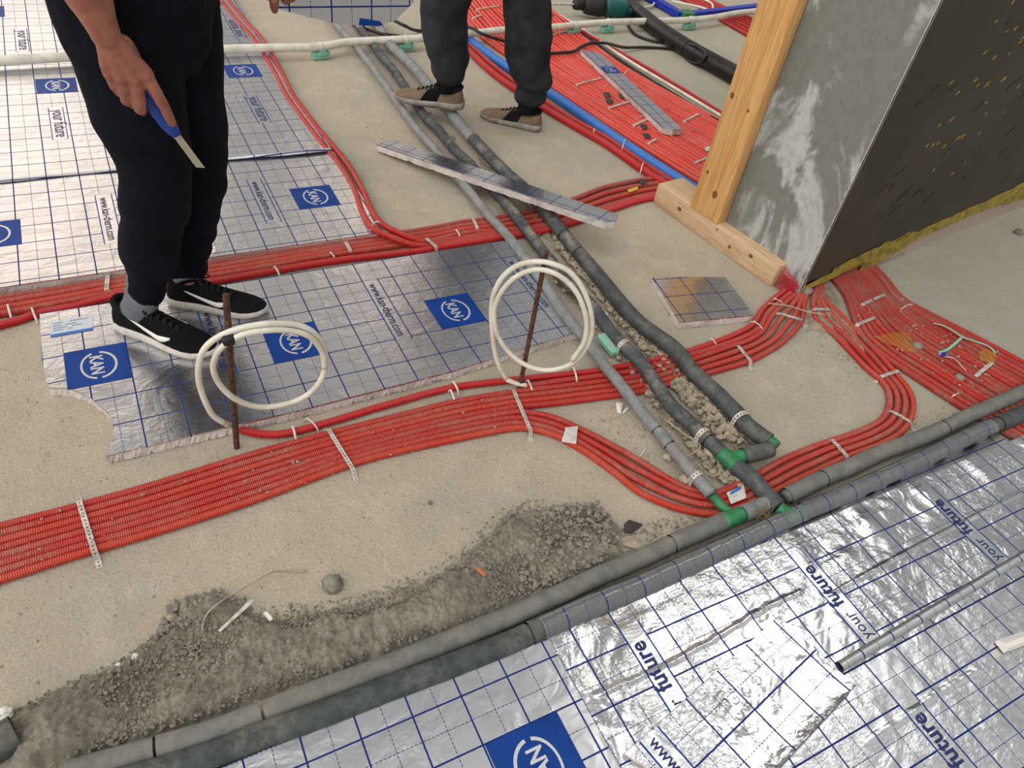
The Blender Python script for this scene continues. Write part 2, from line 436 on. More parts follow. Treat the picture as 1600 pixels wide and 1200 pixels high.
def add_logo(bm, c, bdir, up, size, mi_sq, mi_w, hfun=None, dz=.0004):
    nrm = bdir.cross(up)
    def put(a, b, lift):
        p = c + bdir * a + up * b
        if hfun: p = Vector((p.x, p.y, hfun(p.x, p.y)))
        return bm.verts.new(p + nrm * lift)
    h = size / 2; n = 6; g = [[put(-h + size * i / n, -h + size * j / n, dz) for j in range(n + 1)] for i in range(n + 1)]
    for i in range(n):
        for j in range(n): bm.faces.new((g[i][j], g[i + 1][j], g[i + 1][j + 1], g[i][j + 1])).material_index = mi_sq
    # open oval ring
    def ringpt(a, k):
        r = 1 + .10 * math.cos(a - PI * .5) + .05 * math.cos(2 * a)
        return (h * .68 * r * k * math.cos(a), h * .60 * r * k * math.sin(a) - h * .02)
    segs = 44
    for a0, a1 in ((.16, PI - .22), (PI + .20, 2 * PI - .10)):
        prev = None
        for i in range(segs + 1):
            a = a0 + (a1 - a0) * i / segs
            cur = (put(*ringpt(a, 1.03), dz * 2), put(*ringpt(a, .90), dz * 2))
            if prev: bm.faces.new((prev[0], cur[0], cur[1], prev[1])).material_index = mi_w
            prev = cur
    vs, fs, x0, x1, y0, y1 = text_geo('KAN', .028)
    k = h * .98 / (x1 - x0)
    bv = [put((v.x - (x0 + x1) / 2) * k - h * .02, (v.y - (y0 + y1) / 2) * k * 1.2 - h * .02, dz * 2.2) for v in vs]
    for f in fs:
        try: bm.faces.new([bv[i] for i in f]).material_index = mi_w
        except ValueError: pass

# ---------------------------------------------------------------- setting
def floor():
    bm = bmesh.new(); uv = None
    n = 60; x0, x1, y0, y1 = -4, 12, -5, 12
    v = [bm.verts.new(p) for p in ((x0, y0, 0), (x1, y0, 0), (x1, y1, 0), (x0, y1, 0))]
    bm.faces.new(v); o = link('floor', bm, M['floor']); o['kind'] = 'structure'
floor()

TH = math.radians(8.0)
EX = Vector((math.cos(TH), math.sin(TH), 0)); EY = Vector((-math.sin(TH), math.cos(TH), 0)); EZ = Vector((0, 0, 1))
RC = Matrix((EX, EY, EZ)).transposed()
OC = Vector((1.576, -.582, 0))
def lc(a, b, z): return OC + EX * a + EY * b + EZ * z
def pillar():
    bm = bmesh.new()
    A, B, T = 2.3, .55, 2.7
    # render coat: bottom edge runs ragged along the right face
    def quadgrid(p00, p10, p11, p01, nx, nz, mi, ragged=None):
        g = []
        for i in range(nx + 1):
            row = []
            for j in range(nz + 1):
                s, t = i / nx, j / nz
                p = p00.lerp(p10, s).lerp(p01.lerp(p11, s), t)
                if ragged and j == 0: p = p + EZ * ragged(s)
                row.append(bm.verts.new(p))
            g.append(row)
        for i in range(nx):
            for j in range(nz):
                bm.faces.new((g[i][j], g[i + 1][j], g[i + 1][j + 1], g[i][j + 1])).material_index = mi
    quadgrid(lc(0, B, .10), lc(0, 0, .035), lc(0, 0, T), lc(0, B, T), 12, 14, 0, lambda s: .006 * noise.noise(Vector((s * 20, 1, 0))))
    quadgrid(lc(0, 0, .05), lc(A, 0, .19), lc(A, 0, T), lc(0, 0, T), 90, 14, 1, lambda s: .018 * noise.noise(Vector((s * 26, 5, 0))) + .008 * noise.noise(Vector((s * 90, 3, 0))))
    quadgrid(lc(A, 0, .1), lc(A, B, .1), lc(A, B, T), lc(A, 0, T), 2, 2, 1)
    quadgrid(lc(A, B, .1), lc(0, B, .1), lc(0, B, T), lc(A, B, T), 2, 2, 0)
    bmesh.ops.remove_doubles(bm, verts=bm.verts, dist=.0005)
    o = link('pillar', bm, [M['pl_l'], M['pl_r']], smooth=False); o['kind'] = 'structure'
    o['label'] = 'grey cement-rendered pillar with dark right face and pine post against its left side'
    bm = bmesh.new()
    # foam core, raised where the conduits run in below it
    add_box(bm, lc(A / 2 + .215, .27, 1.3), (A - .45, .52, 2.6), RC)
    add_box(bm, lc(.22, .27, 1.36), (.42, .52, 2.56), RC)
    link('foam_core', bm, M['pinkf'], o, smooth=False)
    # rough grey patches, trowelled band and ghosted boards come from the material; corner bead is a part
    bm = bmesh.new()
    for k in range(3):
        d = [lambda a, z: lc(-.003, a, z), lambda a, z: lc(-.003, a + .011, z), lambda a, z: lc(a, -.003, z)][k]
        w = .010; zs = [.0 + .0095 * i for i in range(9)]
        for i in range(len(zs) - 1):
            z0, z1 = zs[i], zs[i + 1]
            # perforated flange: frame around a hole
            o4 = [d(0, z0), d(w, z0), d(w, z1), d(0, z1)]
            i4 = [d(.003, z0 + .002), d(w - .002, z0 + .002), d(w - .002, z1 - .002), d(.003, z1 - .002)]
            ov = [bm.verts.new(p) for p in o4]; iv = [bm.verts.new(p) for p in i4]
            for q in range(4): bm.faces.new((ov[q], ov[(q + 1) % 4], iv[(q + 1) % 4], iv[q]))
        if k == 1: continue
        v = [bm.verts.new(p) for p in (d(0, .076), d(.0028, .076), d(.0022, T), d(0, T))]
        bm.faces.new(v)
    link('corner_bead', bm, M['bead'], o, smooth=False)
    # red glass-fibre mesh hanging from the lower left corner
    bm = bmesh.new()
    for i in range(15):
        t = i / 14
        p0 = lc(-.006 - .02 * t, .008 + .075 * t, .045 + .045 * t); p1 = lc(-.02 - .02 * t, .008 + .07 * t, .008)
        add_tube(bm, [p0, p0.lerp(p1, .5) + EX * -.004, p1], .0009, 4)
    for j in range(13):
        s = j / 12
        pts = []
        for i in range(6):
            t = i / 5
            p0 = lc(-.006 - .02 * t, .008 + .075 * t, .045 + .045 * t); p1 = lc(-.02 - .02 * t, .008 + .07 * t, .008)
            pts.append(p0.lerp(p1, s))
        add_tube(bm, pts, .0012, 4)
    link('red_mesh', bm, M['rmesh'], o)
    # yellow fabric mesh along the foot of the dark face: overlapping torn strips
    bm = bmesh.new()
    random.seed(5)
    def flap(a0, a1, zl0, zl1, zu0, zu1, out):
        n = 10; g = []
        for i in range(n + 1):
            t = i / n; a = a0 + (a1 - a0) * t
            zl = zl0 + (zl1 - zl0) * t + .005 * noise.noise(Vector((a * 40, 2, 0))); zu = zu0 + (zu1 - zu0) * t + .010 * noise.noise(Vector((a * 22, 9, 0)))
            g.append([bm.verts.new(lc(a, -out - .004 * (1 - j / 3), zl + (zu - zl) * j / 3)) for j in range(4)])
        for i in range(n):
            for j in range(3): bm.faces.new((g[i][j], g[i + 1][j], g[i + 1][j + 1], g[i][j + 1]))
    flap(.01, .64, .026, .060, .044, .125, .003); flap(.16, .50, .052, .075, .085, .118, .005); flap(.36, .66, .014, .052, .070, .120, .008); flap(.40, .47, .0, .0, .08, .11, .010)
    flap(.60, 1.15, .058, .088, .105, .135, .003); flap(.95, 1.6, .09, .085, .125, .165, .004); flap(1.45, 2.2, .07, .05, .165, .21, .005)
    for k in range(42):
        a = random.choice((random.gauss(.42, .06), random.gauss(.62, .12), random.uniform(.25, 1.5))); z = random.choice((random.gauss(.62, .12), random.gauss(.85, .1), random.uniform(.2, 1.2)))
        w = random.uniform(.003, .014); h = random.uniform(.002, .008)
        v = [bm.verts.new(lc(a + dx * w, -.0015, z + dz * h + dx * w * .5)) for dx, dz in ((-1, -.4), (.2, -1), (1, .3), (-.1, 1))]
        bm.faces.new(v)
    y = link('yellow_mesh', bm, M['yfib'], o, smooth=False)
    sd = y.modifiers.new('t', 'SOLIDIFY'); sd.thickness = .0015
    # trowel ridges on the dark face
    bm = bmesh.new()
    for k in range(46):
        a = random.uniform(.12, 1.6); z = random.uniform(.22, 1.25); n = random.randint(2, 7)
        for q in range(n):
            p = lc(a + q * .010, -.001, z + q * .006)
            add_tube(bm, [p, p + EX * .009 + EZ * random.uniform(.004, .012)], .0011, 4)
    link('trowel_ridges', bm, plain('ridge_dark', (30, 28, 20), .8), o)
pillar()

def timber():
    # lying sill timber and upright post
    o = empty('sill_timber', lc(0, .4, 0), 'thick pine sill timber lying along the foot of the grey pillar', 'timber')
    bm = bmesh.new(); add_box(bm, Vector((0, 0, .045)), (.145, .645, .09), None, .004)
    b = link('beam', bm, M['woodb'], o); b.location = RC @ Vector((.024, .012, 0)); b.rotation_euler = (0, 0, TH)
    for (y, z, r) in ((.18, .05, .009), (-.10, .04, .007), (-.2, .06, .008), (-.02, .07, .004)):
        bm = bmesh.new(); bmesh.ops.create_uvsphere(bm, u_segments=14, v_segments=8, radius=1)
        for v in bm.verts: v.co = Vector((v.co.x * .0012, v.co.y * r * 1.2, v.co.z * r))
        k = link('knot', bm, M['knot'], b); k.location = (-.0725, y, z)
    o = empty('wood_post', lc(-.03, .47, .09), 'upright pine post standing on the sill timber beside the pillar', 'post')
    bm = bmesh.new(); add_box(bm, Vector((0, 0, 1.2)), (.05, .145, 2.4), None, .003)
    b = link('shaft', bm, M['wood'], o); b.rotation_euler = (0, 0, TH)
    for (y, z, r) in ((-.02, .10, .012), (.05, .45, .009), (-.035, .43, .005), (.045, .16, .006)):
        bm = bmesh.new(); bmesh.ops.create_uvsphere(bm, u_segments=16, v_segments=8, radius=1)
        for v in bm.verts: v.co = Vector((v.co.x * .0012, v.co.y * r, v.co.z * r * 1.3))
        k = link('knot', bm, M['knot'], b); k.location = (-.025, y, z)
timber()

# ---------------------------------------------------------------- insulation boards with printed foil
def densify(poly, step):
    out = []
    for a, b in zip(poly, poly[1:] + poly[:1]):
        n = max(1, int((b - a).length / step))
        for i in range(n): out.append(a.lerp(b, i / n))
    return out
def board(name, label, outline, z0, th, origin=(0, 0), ang=0.0, rough=.002, foilmat='foil', logos=(), texts=(), group=None, mat4=None, cat='insulation board', step=.012, sag=None):
    """outline counter-clockwise xy points; grid origin/angle in the same frame"""
    P = densify([Vector((p[0], p[1], 0)) for p in outline], step)
    c = sum(P, Vector()) / len(P)
    loc = Vector((c.x, c.y, z0)) if mat4 is None else mat4 @ Vector((0, 0, 0))
    root = empty(name, loc, label, cat, group)
    X = (lambda p: p) if mat4 is None else (lambda p: mat4 @ p)
    bm = bmesh.new(); rows = []
    nrm = []
    for i, p in enumerate(P):
        t = (P[(i + 1) % len(P)] - P[i - 1]).normalized(); nrm.append(Vector((t.y, -t.x, 0)))
    for lev, z in ((0, z0), (1, z0 + th * .5), (2, z0 + th - .001)):
        row = []
        for i, p in enumerate(P):
            j = noise.noise(Vector((p.x * 140, p.y * 140, lev * 7))) + .8 * noise.noise(Vector((p.x * 25, p.y * 25, 3)))
            q = p + nrm[i] * (j * rough * (1.0, .8, .15)[lev])
            zz = z + (abs(j) * rough * 1.2 if lev == 0 else 0)
            row.append(bm.verts.new(X(Vector((q.x, q.y, zz)))))
        rows.append(row)
    n = len(P)
    for a, b in zip(rows, rows[1:]):
        for i in range(n): bm.faces.new((a[i], a[(i + 1) % n], b[(i + 1) % n], b[i]))
    bm.faces.new(rows[0][::-1]); bm.faces.new(rows[-1])
    link_local('foam_core', bm, M['eps'], root, smooth=False)
    bm = bmesh.new(); uv = bm.loops.layers.uv.verify(); zt = z0 + th
    ca, sa = math.cos(-ang), math.sin(-ang); o2 = Vector(origin)
    vs = [bm.verts.new(Vector((p.x, p.y, zt))) for p in P]; lip = [bm.verts.new(Vector((p.x + nrm[i].x * .0008, p.y + nrm[i].y * .0008, zt - .004))) for i, p in enumerate(P)]
    fs = [bm.faces.new(vs)] + [bm.faces.new((lip[i], lip[(i + 1) % n], vs[(i + 1) % n], vs[i])) for i in range(n)]
    for f in fs:
        for lp in f.loops:
            x, y = lp.vert.co.x - o2.x, lp.vert.co.y - o2.y
            lp[uv].uv = (x * ca - y * sa, x * sa + y * ca)
    for lx, ly, ux, uy, size in logos:
        up = Vector((ux, uy, 0)).normalized(); bd = Vector((up.y, -up.x, 0))
        add_logo(bm, Vector((lx, ly, zt)), bd, up, size, 1, 2)
    for body, sx, sy, bx, by, ln, hs, strip in texts:
        bd = Vector((bx, by, 0)).normalized(); up = Vector((-bd.y, bd.x, 0)); s = Vector((sx, sy, zt))
        if strip:
            q = s - bd * strip[0] - up * strip[2]
            v = [bm.verts.new(q + EZ * .0003), bm.verts.new(q + bd * (strip[1]) + EZ * .0003), bm.verts.new(q + bd * strip[1] + up * strip[3] + EZ * .0003), bm.verts.new(q + up * strip[3] + EZ * .0003)]
            bm.faces.new(v).material_index = 3
            for e in (0, strip[3]):
                a = q + up * (e - .0017); b = q + up * (e + .0017)
                v = [bm.verts.new(p + EZ * .0005) for p in (a, a + bd * strip[1], b + bd * strip[1], b)]
                bm.faces.new(v).material_index = 1
        add_text(bm, body, s + EZ * .0007, ln, bd, up, hs, 4, bold=.012)
    for v in bm.verts: v.co = X(v.co)
    link_local('foil_facing', bm, [M[foilmat], M['ink'], M['inkw'], M['foilplain'], M['inkt']], root, smooth=False)
    return root
# grid units of the centre board: heavy line (U, V) at x = U*.05, y = -V*.05
WWW = 'www.kan-therm.com'
STR = (.02, .41, .014, .05)
b = board('insulation_board', 'torn foil-faced insulation board under the trainers of the worker in black', [(-.796, .001), (-.800, -.20), (-.792, -.314), (-.745, -.335), (-.700, -.385), (-.668, -.455), (-.662, -.51), (-.675, -.56), (-.69, -.5952),
      (-.2, -.5940), (.2, -.582), (.45, -.556), (.677, -.534), (.683, -.25), (.689, -.004), (.2, .002)], 0, .03, rough=.005, step=.006, foilmat='foil',
      logos=((.325, -.325, 1, 0, .15), (-.175, -.325, 1, 0, .15), (-.675, -.265, 1, 0, .15)),
      texts=((WWW, .112, -.12, 0, -1, .27, 1.2, (.02, .31, .012, .05)), (WWW, .612, -.125, 0, -1, .27, 1.2, (.02, .31, .012, .05)), (WWW, -.388, -.12, 0, -1, .27, 1.2, (.02, .31, .012, .05))))
bm = bmesh.new()
p = [U(*q, .0312) for q in ((78, 503), (144, 492), (146, 515), (79, 527))]
def quadm(pts, mi, lift):
    f = bm.faces.new([bm.verts.new(q + EZ * lift) for q in pts]); f.material_index = mi
quadm([p[3], p[2], p[1], p[0]], 0, 0)
lerp2 = lambda s, t: p[0].lerp(p[1], s).lerp(p[3].lerp(p[2], s), t)
quadm([lerp2(0, 1), lerp2(1, 1), lerp2(1, .84), lerp2(0, .84)], 1, .0003)
for i, (s0, s1, t0) in enumerate(((.06, .3, .14), (.45, .9, .12), (.06, .28, .3), (.35, .62, .3), (.06, .4, .45), (.5, .75, .45), (.06, .3, .6), (.4, .52, .6))):
    quadm([lerp2(s0, t0 + .07), lerp2(s1, t0 + .07), lerp2(s1, t0), lerp2(s0, t0)], 2, .0003)
for v in bm.verts: v.co -= b.location
k = link('sticker', bm, [M['stick'], M['stickb'], M['stickt']], b, smooth=False); k['label'] = 'pale blue product sticker'

board('insulation_board', 'large foil-faced board behind the dusty conduits, left of the bend', [(-2.0, .155), (.262, .158), (.268, .40), (.27, .775), (-2.0, .775)], 0, .03, rough=.003, origin=(.262, .175),
      foilmat='foil', logos=((.102, .565 - .12, 1, 0, .15), (-.90, .445, 1, 0, .15), (-1.4, .445, 1, 0, .15)),
      texts=((WWW, -.09, .60, 0, -1, .27, 1.2, (.02, .31, .012, .05)), (WWW, -.59, .60, 0, -1, .27, 1.2, (.02, .31, .012, .05))))
board('insulation_board', 'middle foil-faced board beyond the folded seam behind the worker in black', [(-2.0, .782), (.268, .782), (.27, 1.2), (.272, 1.86), (-2.0, 1.86)], 0, .03, rough=.003, origin=(.262, .785),
      foilmat='foil', logos=((-.66, 1.555, 1, 0, .15), (.10, 1.62, 1, 0, .15)),
      texts=((WWW, -.40, 1.55, 0, -1, .27, 1.2, (.02, .31, .012, .05)), ('your future', -.69, 1.32, 0, -1, .24, 1.2, (.02, .28, .012, .05)), ('your future', .06, 1.33, 0, -1, .24, 1.2, (.02, .28, .012, .05))))
board('insulation_board', 'farthest foil-faced board beyond the white pipe at top left', [(-2.2, 1.90), (.275, 1.90), (.275, 4.2), (-2.2, 4.2)], 0, .03, rough=.003, origin=(.265, 1.96),
      foilmat='foil', logos=((-.90, 2.46, 1, 0, .15), (.12, 2.60, 1, 0, .15)),
      texts=(('your future', .20, 2.05, 0, 1, .24, 1.2, (.02, .28, .012, .05)), ('your future', -.78, 2.2, 0, -1, .24, 1.2, (.02, .28, .012, .05))))
# folded foil lip along the seam
bm = bmesh.new(); uv = bm.loops.layers.uv.verify()
n = 90; g = []
for i in range(n + 1):
    x = -2 + 2.262 * i / n; w = .024 + .010 * noise.noise(Vector((x * 4, 0, 0)))
    lift = .006 + .010 * max(0, math.sin((x + .3) * 3.2)) + .004 * noise.noise(Vector((x * 9, 2, 0)))
    g.append([bm.verts.new((x, .80 - w * t - .008, .0312 + lift * (1 - (2 * t - 1) ** 2) * .7 + lift * .4 * t)) for t in (0, .25, .5, .75, 1)])
for i in range(n):
    for j in range(4):
        f = bm.faces.new((g[i][j + 1], g[i + 1][j + 1], g[i + 1][j], g[i][j]))
        for lp in f.loops: lp[uv].uv = (lp.vert.co.x - .262, .03 + lp.vert.co.y)
o = link('foil_lip', bm, M['foillip']); tag(o, 'crinkled silver foil lip folded up along the seam behind the black trousers', 'foil strip')

def tri(a, b, c): return (b.x - a.x) * (c.y - a.y) - (b.y - a.y) * (c.x - a.x)
# small square offcut
q = [U(1020, 433, .03), U(1062, 503, .03), U(1178, 492, .03), U(1133, 433, .03)]
ang = math.atan2((q[2] - q[1]).y, (q[2] - q[1]).x)
board('board_offcut', 'small square foil-faced offcut lying on bare concrete left of the pillar', [(v.x, v.y) for v in q], 0, .03, rough=.005, origin=(q[0] + (q[1] - q[0]) * .06)[:2], ang=ang, foilmat='foilsmooth', cat='board offcut')
# narrow offcut resting on the three insulated pipes
pa = U(588, 225, .036); pb = U(944, 346, .150)
ux = (pb - pa).normalized(); uy = EZ.cross(ux).normalized(); uz = ux.cross(uy)
m4 = Matrix((ux, uy, uz)).transposed().to_4x4(); m4.translation = pa - uz * .03
Ls = (pb - pa).length
board('board_offcut', 'long narrow foil-faced offcut lying across the three insulated pipes', [(0, 0), (Ls, 0), (Ls + .025, .03), (Ls + .012, .082), (.02, .080)], 0, .03, rough=.004, origin=(.05, .018), foilmat='foilsmooth', mat4=m4, cat='board offcut')
pa = U(908, 77, .056); pb = U(1036, 199, .056)
ux = (pb - pa).normalized(); uy = EZ.cross(ux); m4 = Matrix((ux, uy, EZ)).transposed().to_4x4(); m4.translation = pa - EZ * .03
Ls = (pb - pa).length
board('board_offcut', 'long narrow white-edged offcut lying on the wide red conduit bed', [(0, 0), (Ls, 0), (Ls + .03, .04), (Ls + .02, .095), (.06, .098)], 0, .03, rough=.003, origin=(.04, .05), foilmat='foilsmooth', mat4=m4, cat='board offcut',
      logos=((Ls * .30, .048, 0, -1, .09),))

# ---------------------------------------------------------------- near foil sheets (bottom right)
def sheet(name, label, x0, x1, y0, y1, zf, mat, origin, ang=0, quad=None, n=None, skirt=.02, logos=(), texts=(), cat='foil sheet', skirtmat='eps', res=.012, parent=None):
    """quad: four xy corners instead of the rectangle; zf(x, y) height"""
    qd = quad or [Vector((x0, y0)), Vector((x1, y0)), Vector((x1, y1)), Vector((x0, y1))]
    nx = max(4, int((qd[1] - qd[0]).length / res)); ny = max(4, int((qd[3] - qd[0]).length / res))
    c = sum(qd, Vector((0, 0))) / 4; root = empty(name, (c.x, c.y, 0), label, cat) if parent is None else parent
    bm = bmesh.new(); uv = bm.loops.layers.uv.verify(); g = []
    for i in range(nx + 1):
        row = []
        for j in range(ny + 1):
            p = qd[0].lerp(qd[1], i / nx).lerp(qd[3].lerp(qd[2], i / nx), j / ny)
            row.append(bm.verts.new((p.x, p.y, zf(p.x, p.y))))
        g.append(row)
    ca, sa = math.cos(-ang), math.sin(-ang)
    for i in range(nx):
        for j in range(ny):
            f = bm.faces.new((g[i][j], g[i + 1][j], g[i + 1][j + 1], g[i][j + 1])); f.smooth = True
            for lp in f.loops:
                x, y = lp.vert.co.x - origin[0], lp.vert.co.y - origin[1]
                lp[uv].uv = (x * ca - y * sa, x * sa + y * ca)
    hz = lambda x, y: zf(x, y) + .0006
    for lx, ly, ux, uy, size in logos:
        up = Vector((ux, uy, 0)).normalized(); bd = Vector((up.y, -up.x, 0))
        add_logo(bm, Vector((lx, ly, 0)), bd, up, size, 1, 2, lambda x, y: zf(x, y) + .0004)
    for body, sx, sy, bx, by, ln, hs, strip, bold in texts:
        bd = Vector((bx, by, 0)).normalized(); up = Vector((-bd.y, bd.x, 0)); s = Vector((sx, sy, 0)); m_ = 40 if strip else 0
        if strip: q = s - bd * strip[0] - up * strip[2]
        for k in range(m_):
            a, b_ = strip[1] * k / m_, strip[1] * (k + 1) / m_
            if quad is None and not (y0 + .002 < (q + bd * a).y and (q + bd * b_).y < y1 - .001): continue
            for e0, e1, mi, lf in ((0, strip[3] / 2, 3, .0003), (strip[3] / 2, strip[3], 3, .0003), (-.0017, .0017, 1, .0006), (strip[3] - .0017, strip[3] + .0017, 1, .0006)):
                pts = [q + bd * a + up * e0, q + bd * b_ + up * e0, q + bd * b_ + up * e1, q + bd * a + up * e1]
                f = bm.faces.new([bm.verts.new((t.x, t.y, zf(t.x, t.y) + lf)) for t in pts]); f.material_index = mi
        add_text(bm, body, s, ln, bd, up, hs, 4, lambda x, y: zf(x, y) + .0009, bold=bold)
    for v in bm.verts: v.co -= root.location
    o = link('foil_facing', bm, [M[mat], M['ink'], M['inkw'], M['foilplain'], M['inkt']], root, smooth=False)
    if skirt:
        bm = bmesh.new(); loop = [g_[0] for g_ in []]
        pts = []
        for i in range(nx + 1): pts.append(qd[0].lerp(qd[1], i / nx))
        for j in range(1, ny + 1): pts.append(qd[1].lerp(qd[2], j / ny))
        for i in range(1, nx + 1): pts.append(qd[2].lerp(qd[3], i / nx))
        for j in range(1, ny): pts.append(qd[3].lerp(qd[0], j / ny))
        top = [bm.verts.new((p.x, p.y, zf(p.x, p.y) - .0008)) for p in pts]; bot = [bm.verts.new((p.x, p.y, max(.0002, zf(p.x, p.y) - skirt))) for p in pts]
        k = len(pts)
        for i in range(k): bm.faces.new((bot[i], bot[(i + 1) % k], top[(i + 1) % k], top[i]))
        bm.faces.new(bot[::-1])
        for v in bm.verts: v.co -= root.location
        link('foam_core', bm, M[skirtmat], root, smooth=False)
    return root
nz = lambda x, y, s, a, o=0: a * noise.noise(Vector((x * s, y * s, o)))
def ridge(x, y, pts, w, h):
    best = 9
    for a, b in zip(pts, pts[1:]):
        d = b - a; t = max(0, min(1, ((x - a.x) * d.x + (y - a.y) * d.y) / (d.x ** 2 + d.y ** 2)))
        best = min(best, math.hypot(x - a.x - d.x * t, y - a.y - d.y * t))
    return h * math.exp(-(best / w) ** 2)
R1 = [U(930, 1087, .03), U(1000, 1058, .03), U(1060, 1030, .03), U(1130, 990, .03), U(1195, 950, .03), U(1250, 925, .03)]
R2 = [U(1295, 930, .03), U(1400, 872, .03), U(1500, 818, .03), U(1600, 768, .03)]
R3 = [U(1355, 1158, .03), U(1410, 1122, .03), U(1470, 1078, .03), U(1540, 1040, .03)]
z1 = lambda x, y: .030 + nz(x, y, 5, .0008)
def z2(x, y):
    e = .0045 * max(0, math.sin(x * 26 + 1)) ** 3 * math.exp(-((y + 1.45) / .05) ** 2) * max(0, min(1, (x - .55) * 4))
    return .0315 + nz(x, y, 9, .0016) + nz(x, y, 32, .0009, 4) + ridge(x, y + nz(x, 0, 30, .004), R1, .0035, .0040 + nz(x, y, 60, .0015)) + ridge(x, y, R2, .004, .0022) + e
z3 = lambda x, y: .024 + nz(x, y, 8, .0012, 8) + nz(x, y, 40, .0005) + ridge(x, y + nz(x, 0, 30, .004), R3, .0035, .0035 + nz(x, y, 70, .003))
def z4(x, y):
    d = 0
    for i, (cx, cy) in enumerate(dents):
        r = math.hypot(x - cx, y - cy)
        if r < .016: d += .0011 * math.exp(-((r - .0065) / .0018) ** 2)
    e = abs((x - qb.x) * d4.x + (y - qb.y) * d4.y)
    return .0405 + nz(x, y, 10, .001, 3) + nz(x, y, 42, .0005) + d + .006 * math.exp(-e / .022)
random.seed(3)
c4 = U(1135, 1092, .04)
dents = [(c4.x + random.gauss(0, .045), c4.y + random.gauss(0, .028)) for _ in range(24)]
y10 = U(565, 1155, .03).y; x10 = U(565, 1155, .03).x
lg = U(843, 1195, .03)
sheet('foil_sheet', 'smooth foil-faced board with big blue logo at the bottom edge', -1.0, .20, -2.3, -1.398, z1, 'foilsmooth', (x10, y10), logos=((lg.x, lg.y - .005, -1, 0, .155),), cat='insulation board')
t1 = U(1576, 868, .03); t2 = U(1379, 987, .03); t3 = U(1150, 1110, .03)
x2o = U(1421.9, 810, .03)
snap = lambda x, ox: ox + round((x - ox) / .05) * .05
def FUT(x, y, ox):
    e = snap(x + .012, ox) - .016
    return [('your', e, y, 0, 1, .068, 1.15, (.06, .30, .016, .05), .0), ('future', e, y + .088, 0, 1, .112, 1.15, None, .026)]
S2 = sheet('foil_sheet', 'shiny crumpled foil sheet with clear margin draped over the dark pipe', .066, 1.74, -1.728, -1.398, z2, 'foilcr', (x2o.x, x2o.y), texts=FUT(t1.x - .008, t1.y, x2o.x) + FUT(t2.x - .008, t2.y, x2o.x) + FUT(2 * t2.x - t1.x - .008, t2.y, x2o.x), skirt=.004, skirtmat='foilplain', res=.0045)
t4 = U(1532, 1204, .025)
x3o = U(1300, 1164, .025)
sheet('foil_sheet', 'foil sheet in the bottom right corner below the rolled foil edge', .28, 2.0, -2.4, -1.720, z3, 'foil', (x3o.x, x3o.y), texts=FUT(t4.x - .008, t4.y - .065, x3o.x), skirt=.02, res=.006)
Q4 = [U(960, 1225, .04), U(1215, 1215, .04), U(1336, 1073, .04), U(1217, 962, .04)]
a4 = math.atan2((Q4[3] - Q4[2]).y, (Q4[3] - Q4[2]).x)
q4 = [Q4[2] + (Q4[3] - Q4[2]) * 0, Q4[3], ]
d4 = (Q4[2] - Q4[3]).normalized(); e4 = Vector((d4.y, -d4.x, 0))
L4 = (Q4[2] - Q4[3]).length
qa = Q4[3]; qb = Q4[2]; qc = qb + e4 * .42 ; qd_ = qa + e4 * .50 - d4 * .0
g4 = U(1224, 1065, .04)
tw = U(1012, 1160, .04)
sheet('foil_sheet', 'small foil patch with bubble dents laid crooked over the crumpled sheet', 0, 0, 0, 0, z4, 'foilcr', (g4.x, g4.y), ang=math.atan2(d4.y, d4.x) + PI / 2, quad=[Vector(p[:2]) for p in (qd_, qc, qb, qa)], skirt=.008, res=.0036,
      texts=((WWW, tw.x, tw.y, d4.x, d4.y, .27, 1.2, (.01, .29, .012, .05), .012),))
# rolled foil edge between the crumpled sheet and the corner sheet
bm = bmesh.new(); uv = bm.loops.layers.uv.verify()
pr0 = U(1312, 1042, .034); pr1 = U(1600, 868, .034); pr1 = pr0 + (pr1 - pr0) * 1.6
n = 80; g = []
for i in range(n + 1):
    p = pr0.lerp(pr1, i / n); row = []
    r = .0115 + .001 * noise.noise(Vector((p.x * 12, 0, 0)))
    for j in range(13):
        a = PI * (1.02 - 1.22 * j / 12)
        row.append(bm.verts.new((p.x, p.y - math.cos(a) * -r * 1.05, .030 + math.sin(a) * r * .95 + .002)))
    g.append(row)
for i in range(n):
    for j in range(12):
        f = bm.faces.new((g[i][j], g[i][j + 1], g[i + 1][j + 1], g[i + 1][j]))
        for lp in f.loops:
            jj = j if lp.vert in (g[i][j], g[i + 1][j]) else j + 1
            lp[uv].uv = (lp.vert.co.x - x3o.x, .02 + jj * .0032)
o = link('rolled_edge', bm, M['foillip'], S2)
for v in o.data.vertices: v.co -= S2.location
# ---------------------------------------------------------------- insulated pipes
def pxpath(pts, z, step=.02): return smoothpath([U(p[0], p[1], z if len(p) < 3 else p[2]) for p in pts], step)
def wob(s, k=1.0):
    return lambda L, a: 1 + k * (.05 * noise.noise(Vector((L * 7, math.cos(a) * .8, s + math.sin(a) * .8))) + .03 * noise.noise(Vector((L * 30, math.cos(a) * 2, s + math.sin(a) * 2))))
def cut(path, a, b):
    n = len(path); return path[int(a * (n - 1)):max(int(a * (n - 1)) + 2, int(b * (n - 1)) + 1)]
def near(path, px, py, z):
    q = U(px, py, z); return min(range(len(path)), key=lambda i: (path[i] - q).length)
def sleeve(bm, path, r, seed, k=1.0, seg=18, hollow=.012):
    add_tube(bm, path, r, seg, False, None, rfun=wob(seed, k))
    if hollow:   # dark open ends: an inner wall
        add_tube(bm, [path[0], path[min(2, len(path) - 1)]], r - hollow * .5, seg, True); add_tube(bm, [path[-1], path[max(0, len(path) - 3)]], r - hollow * .5, seg, True)
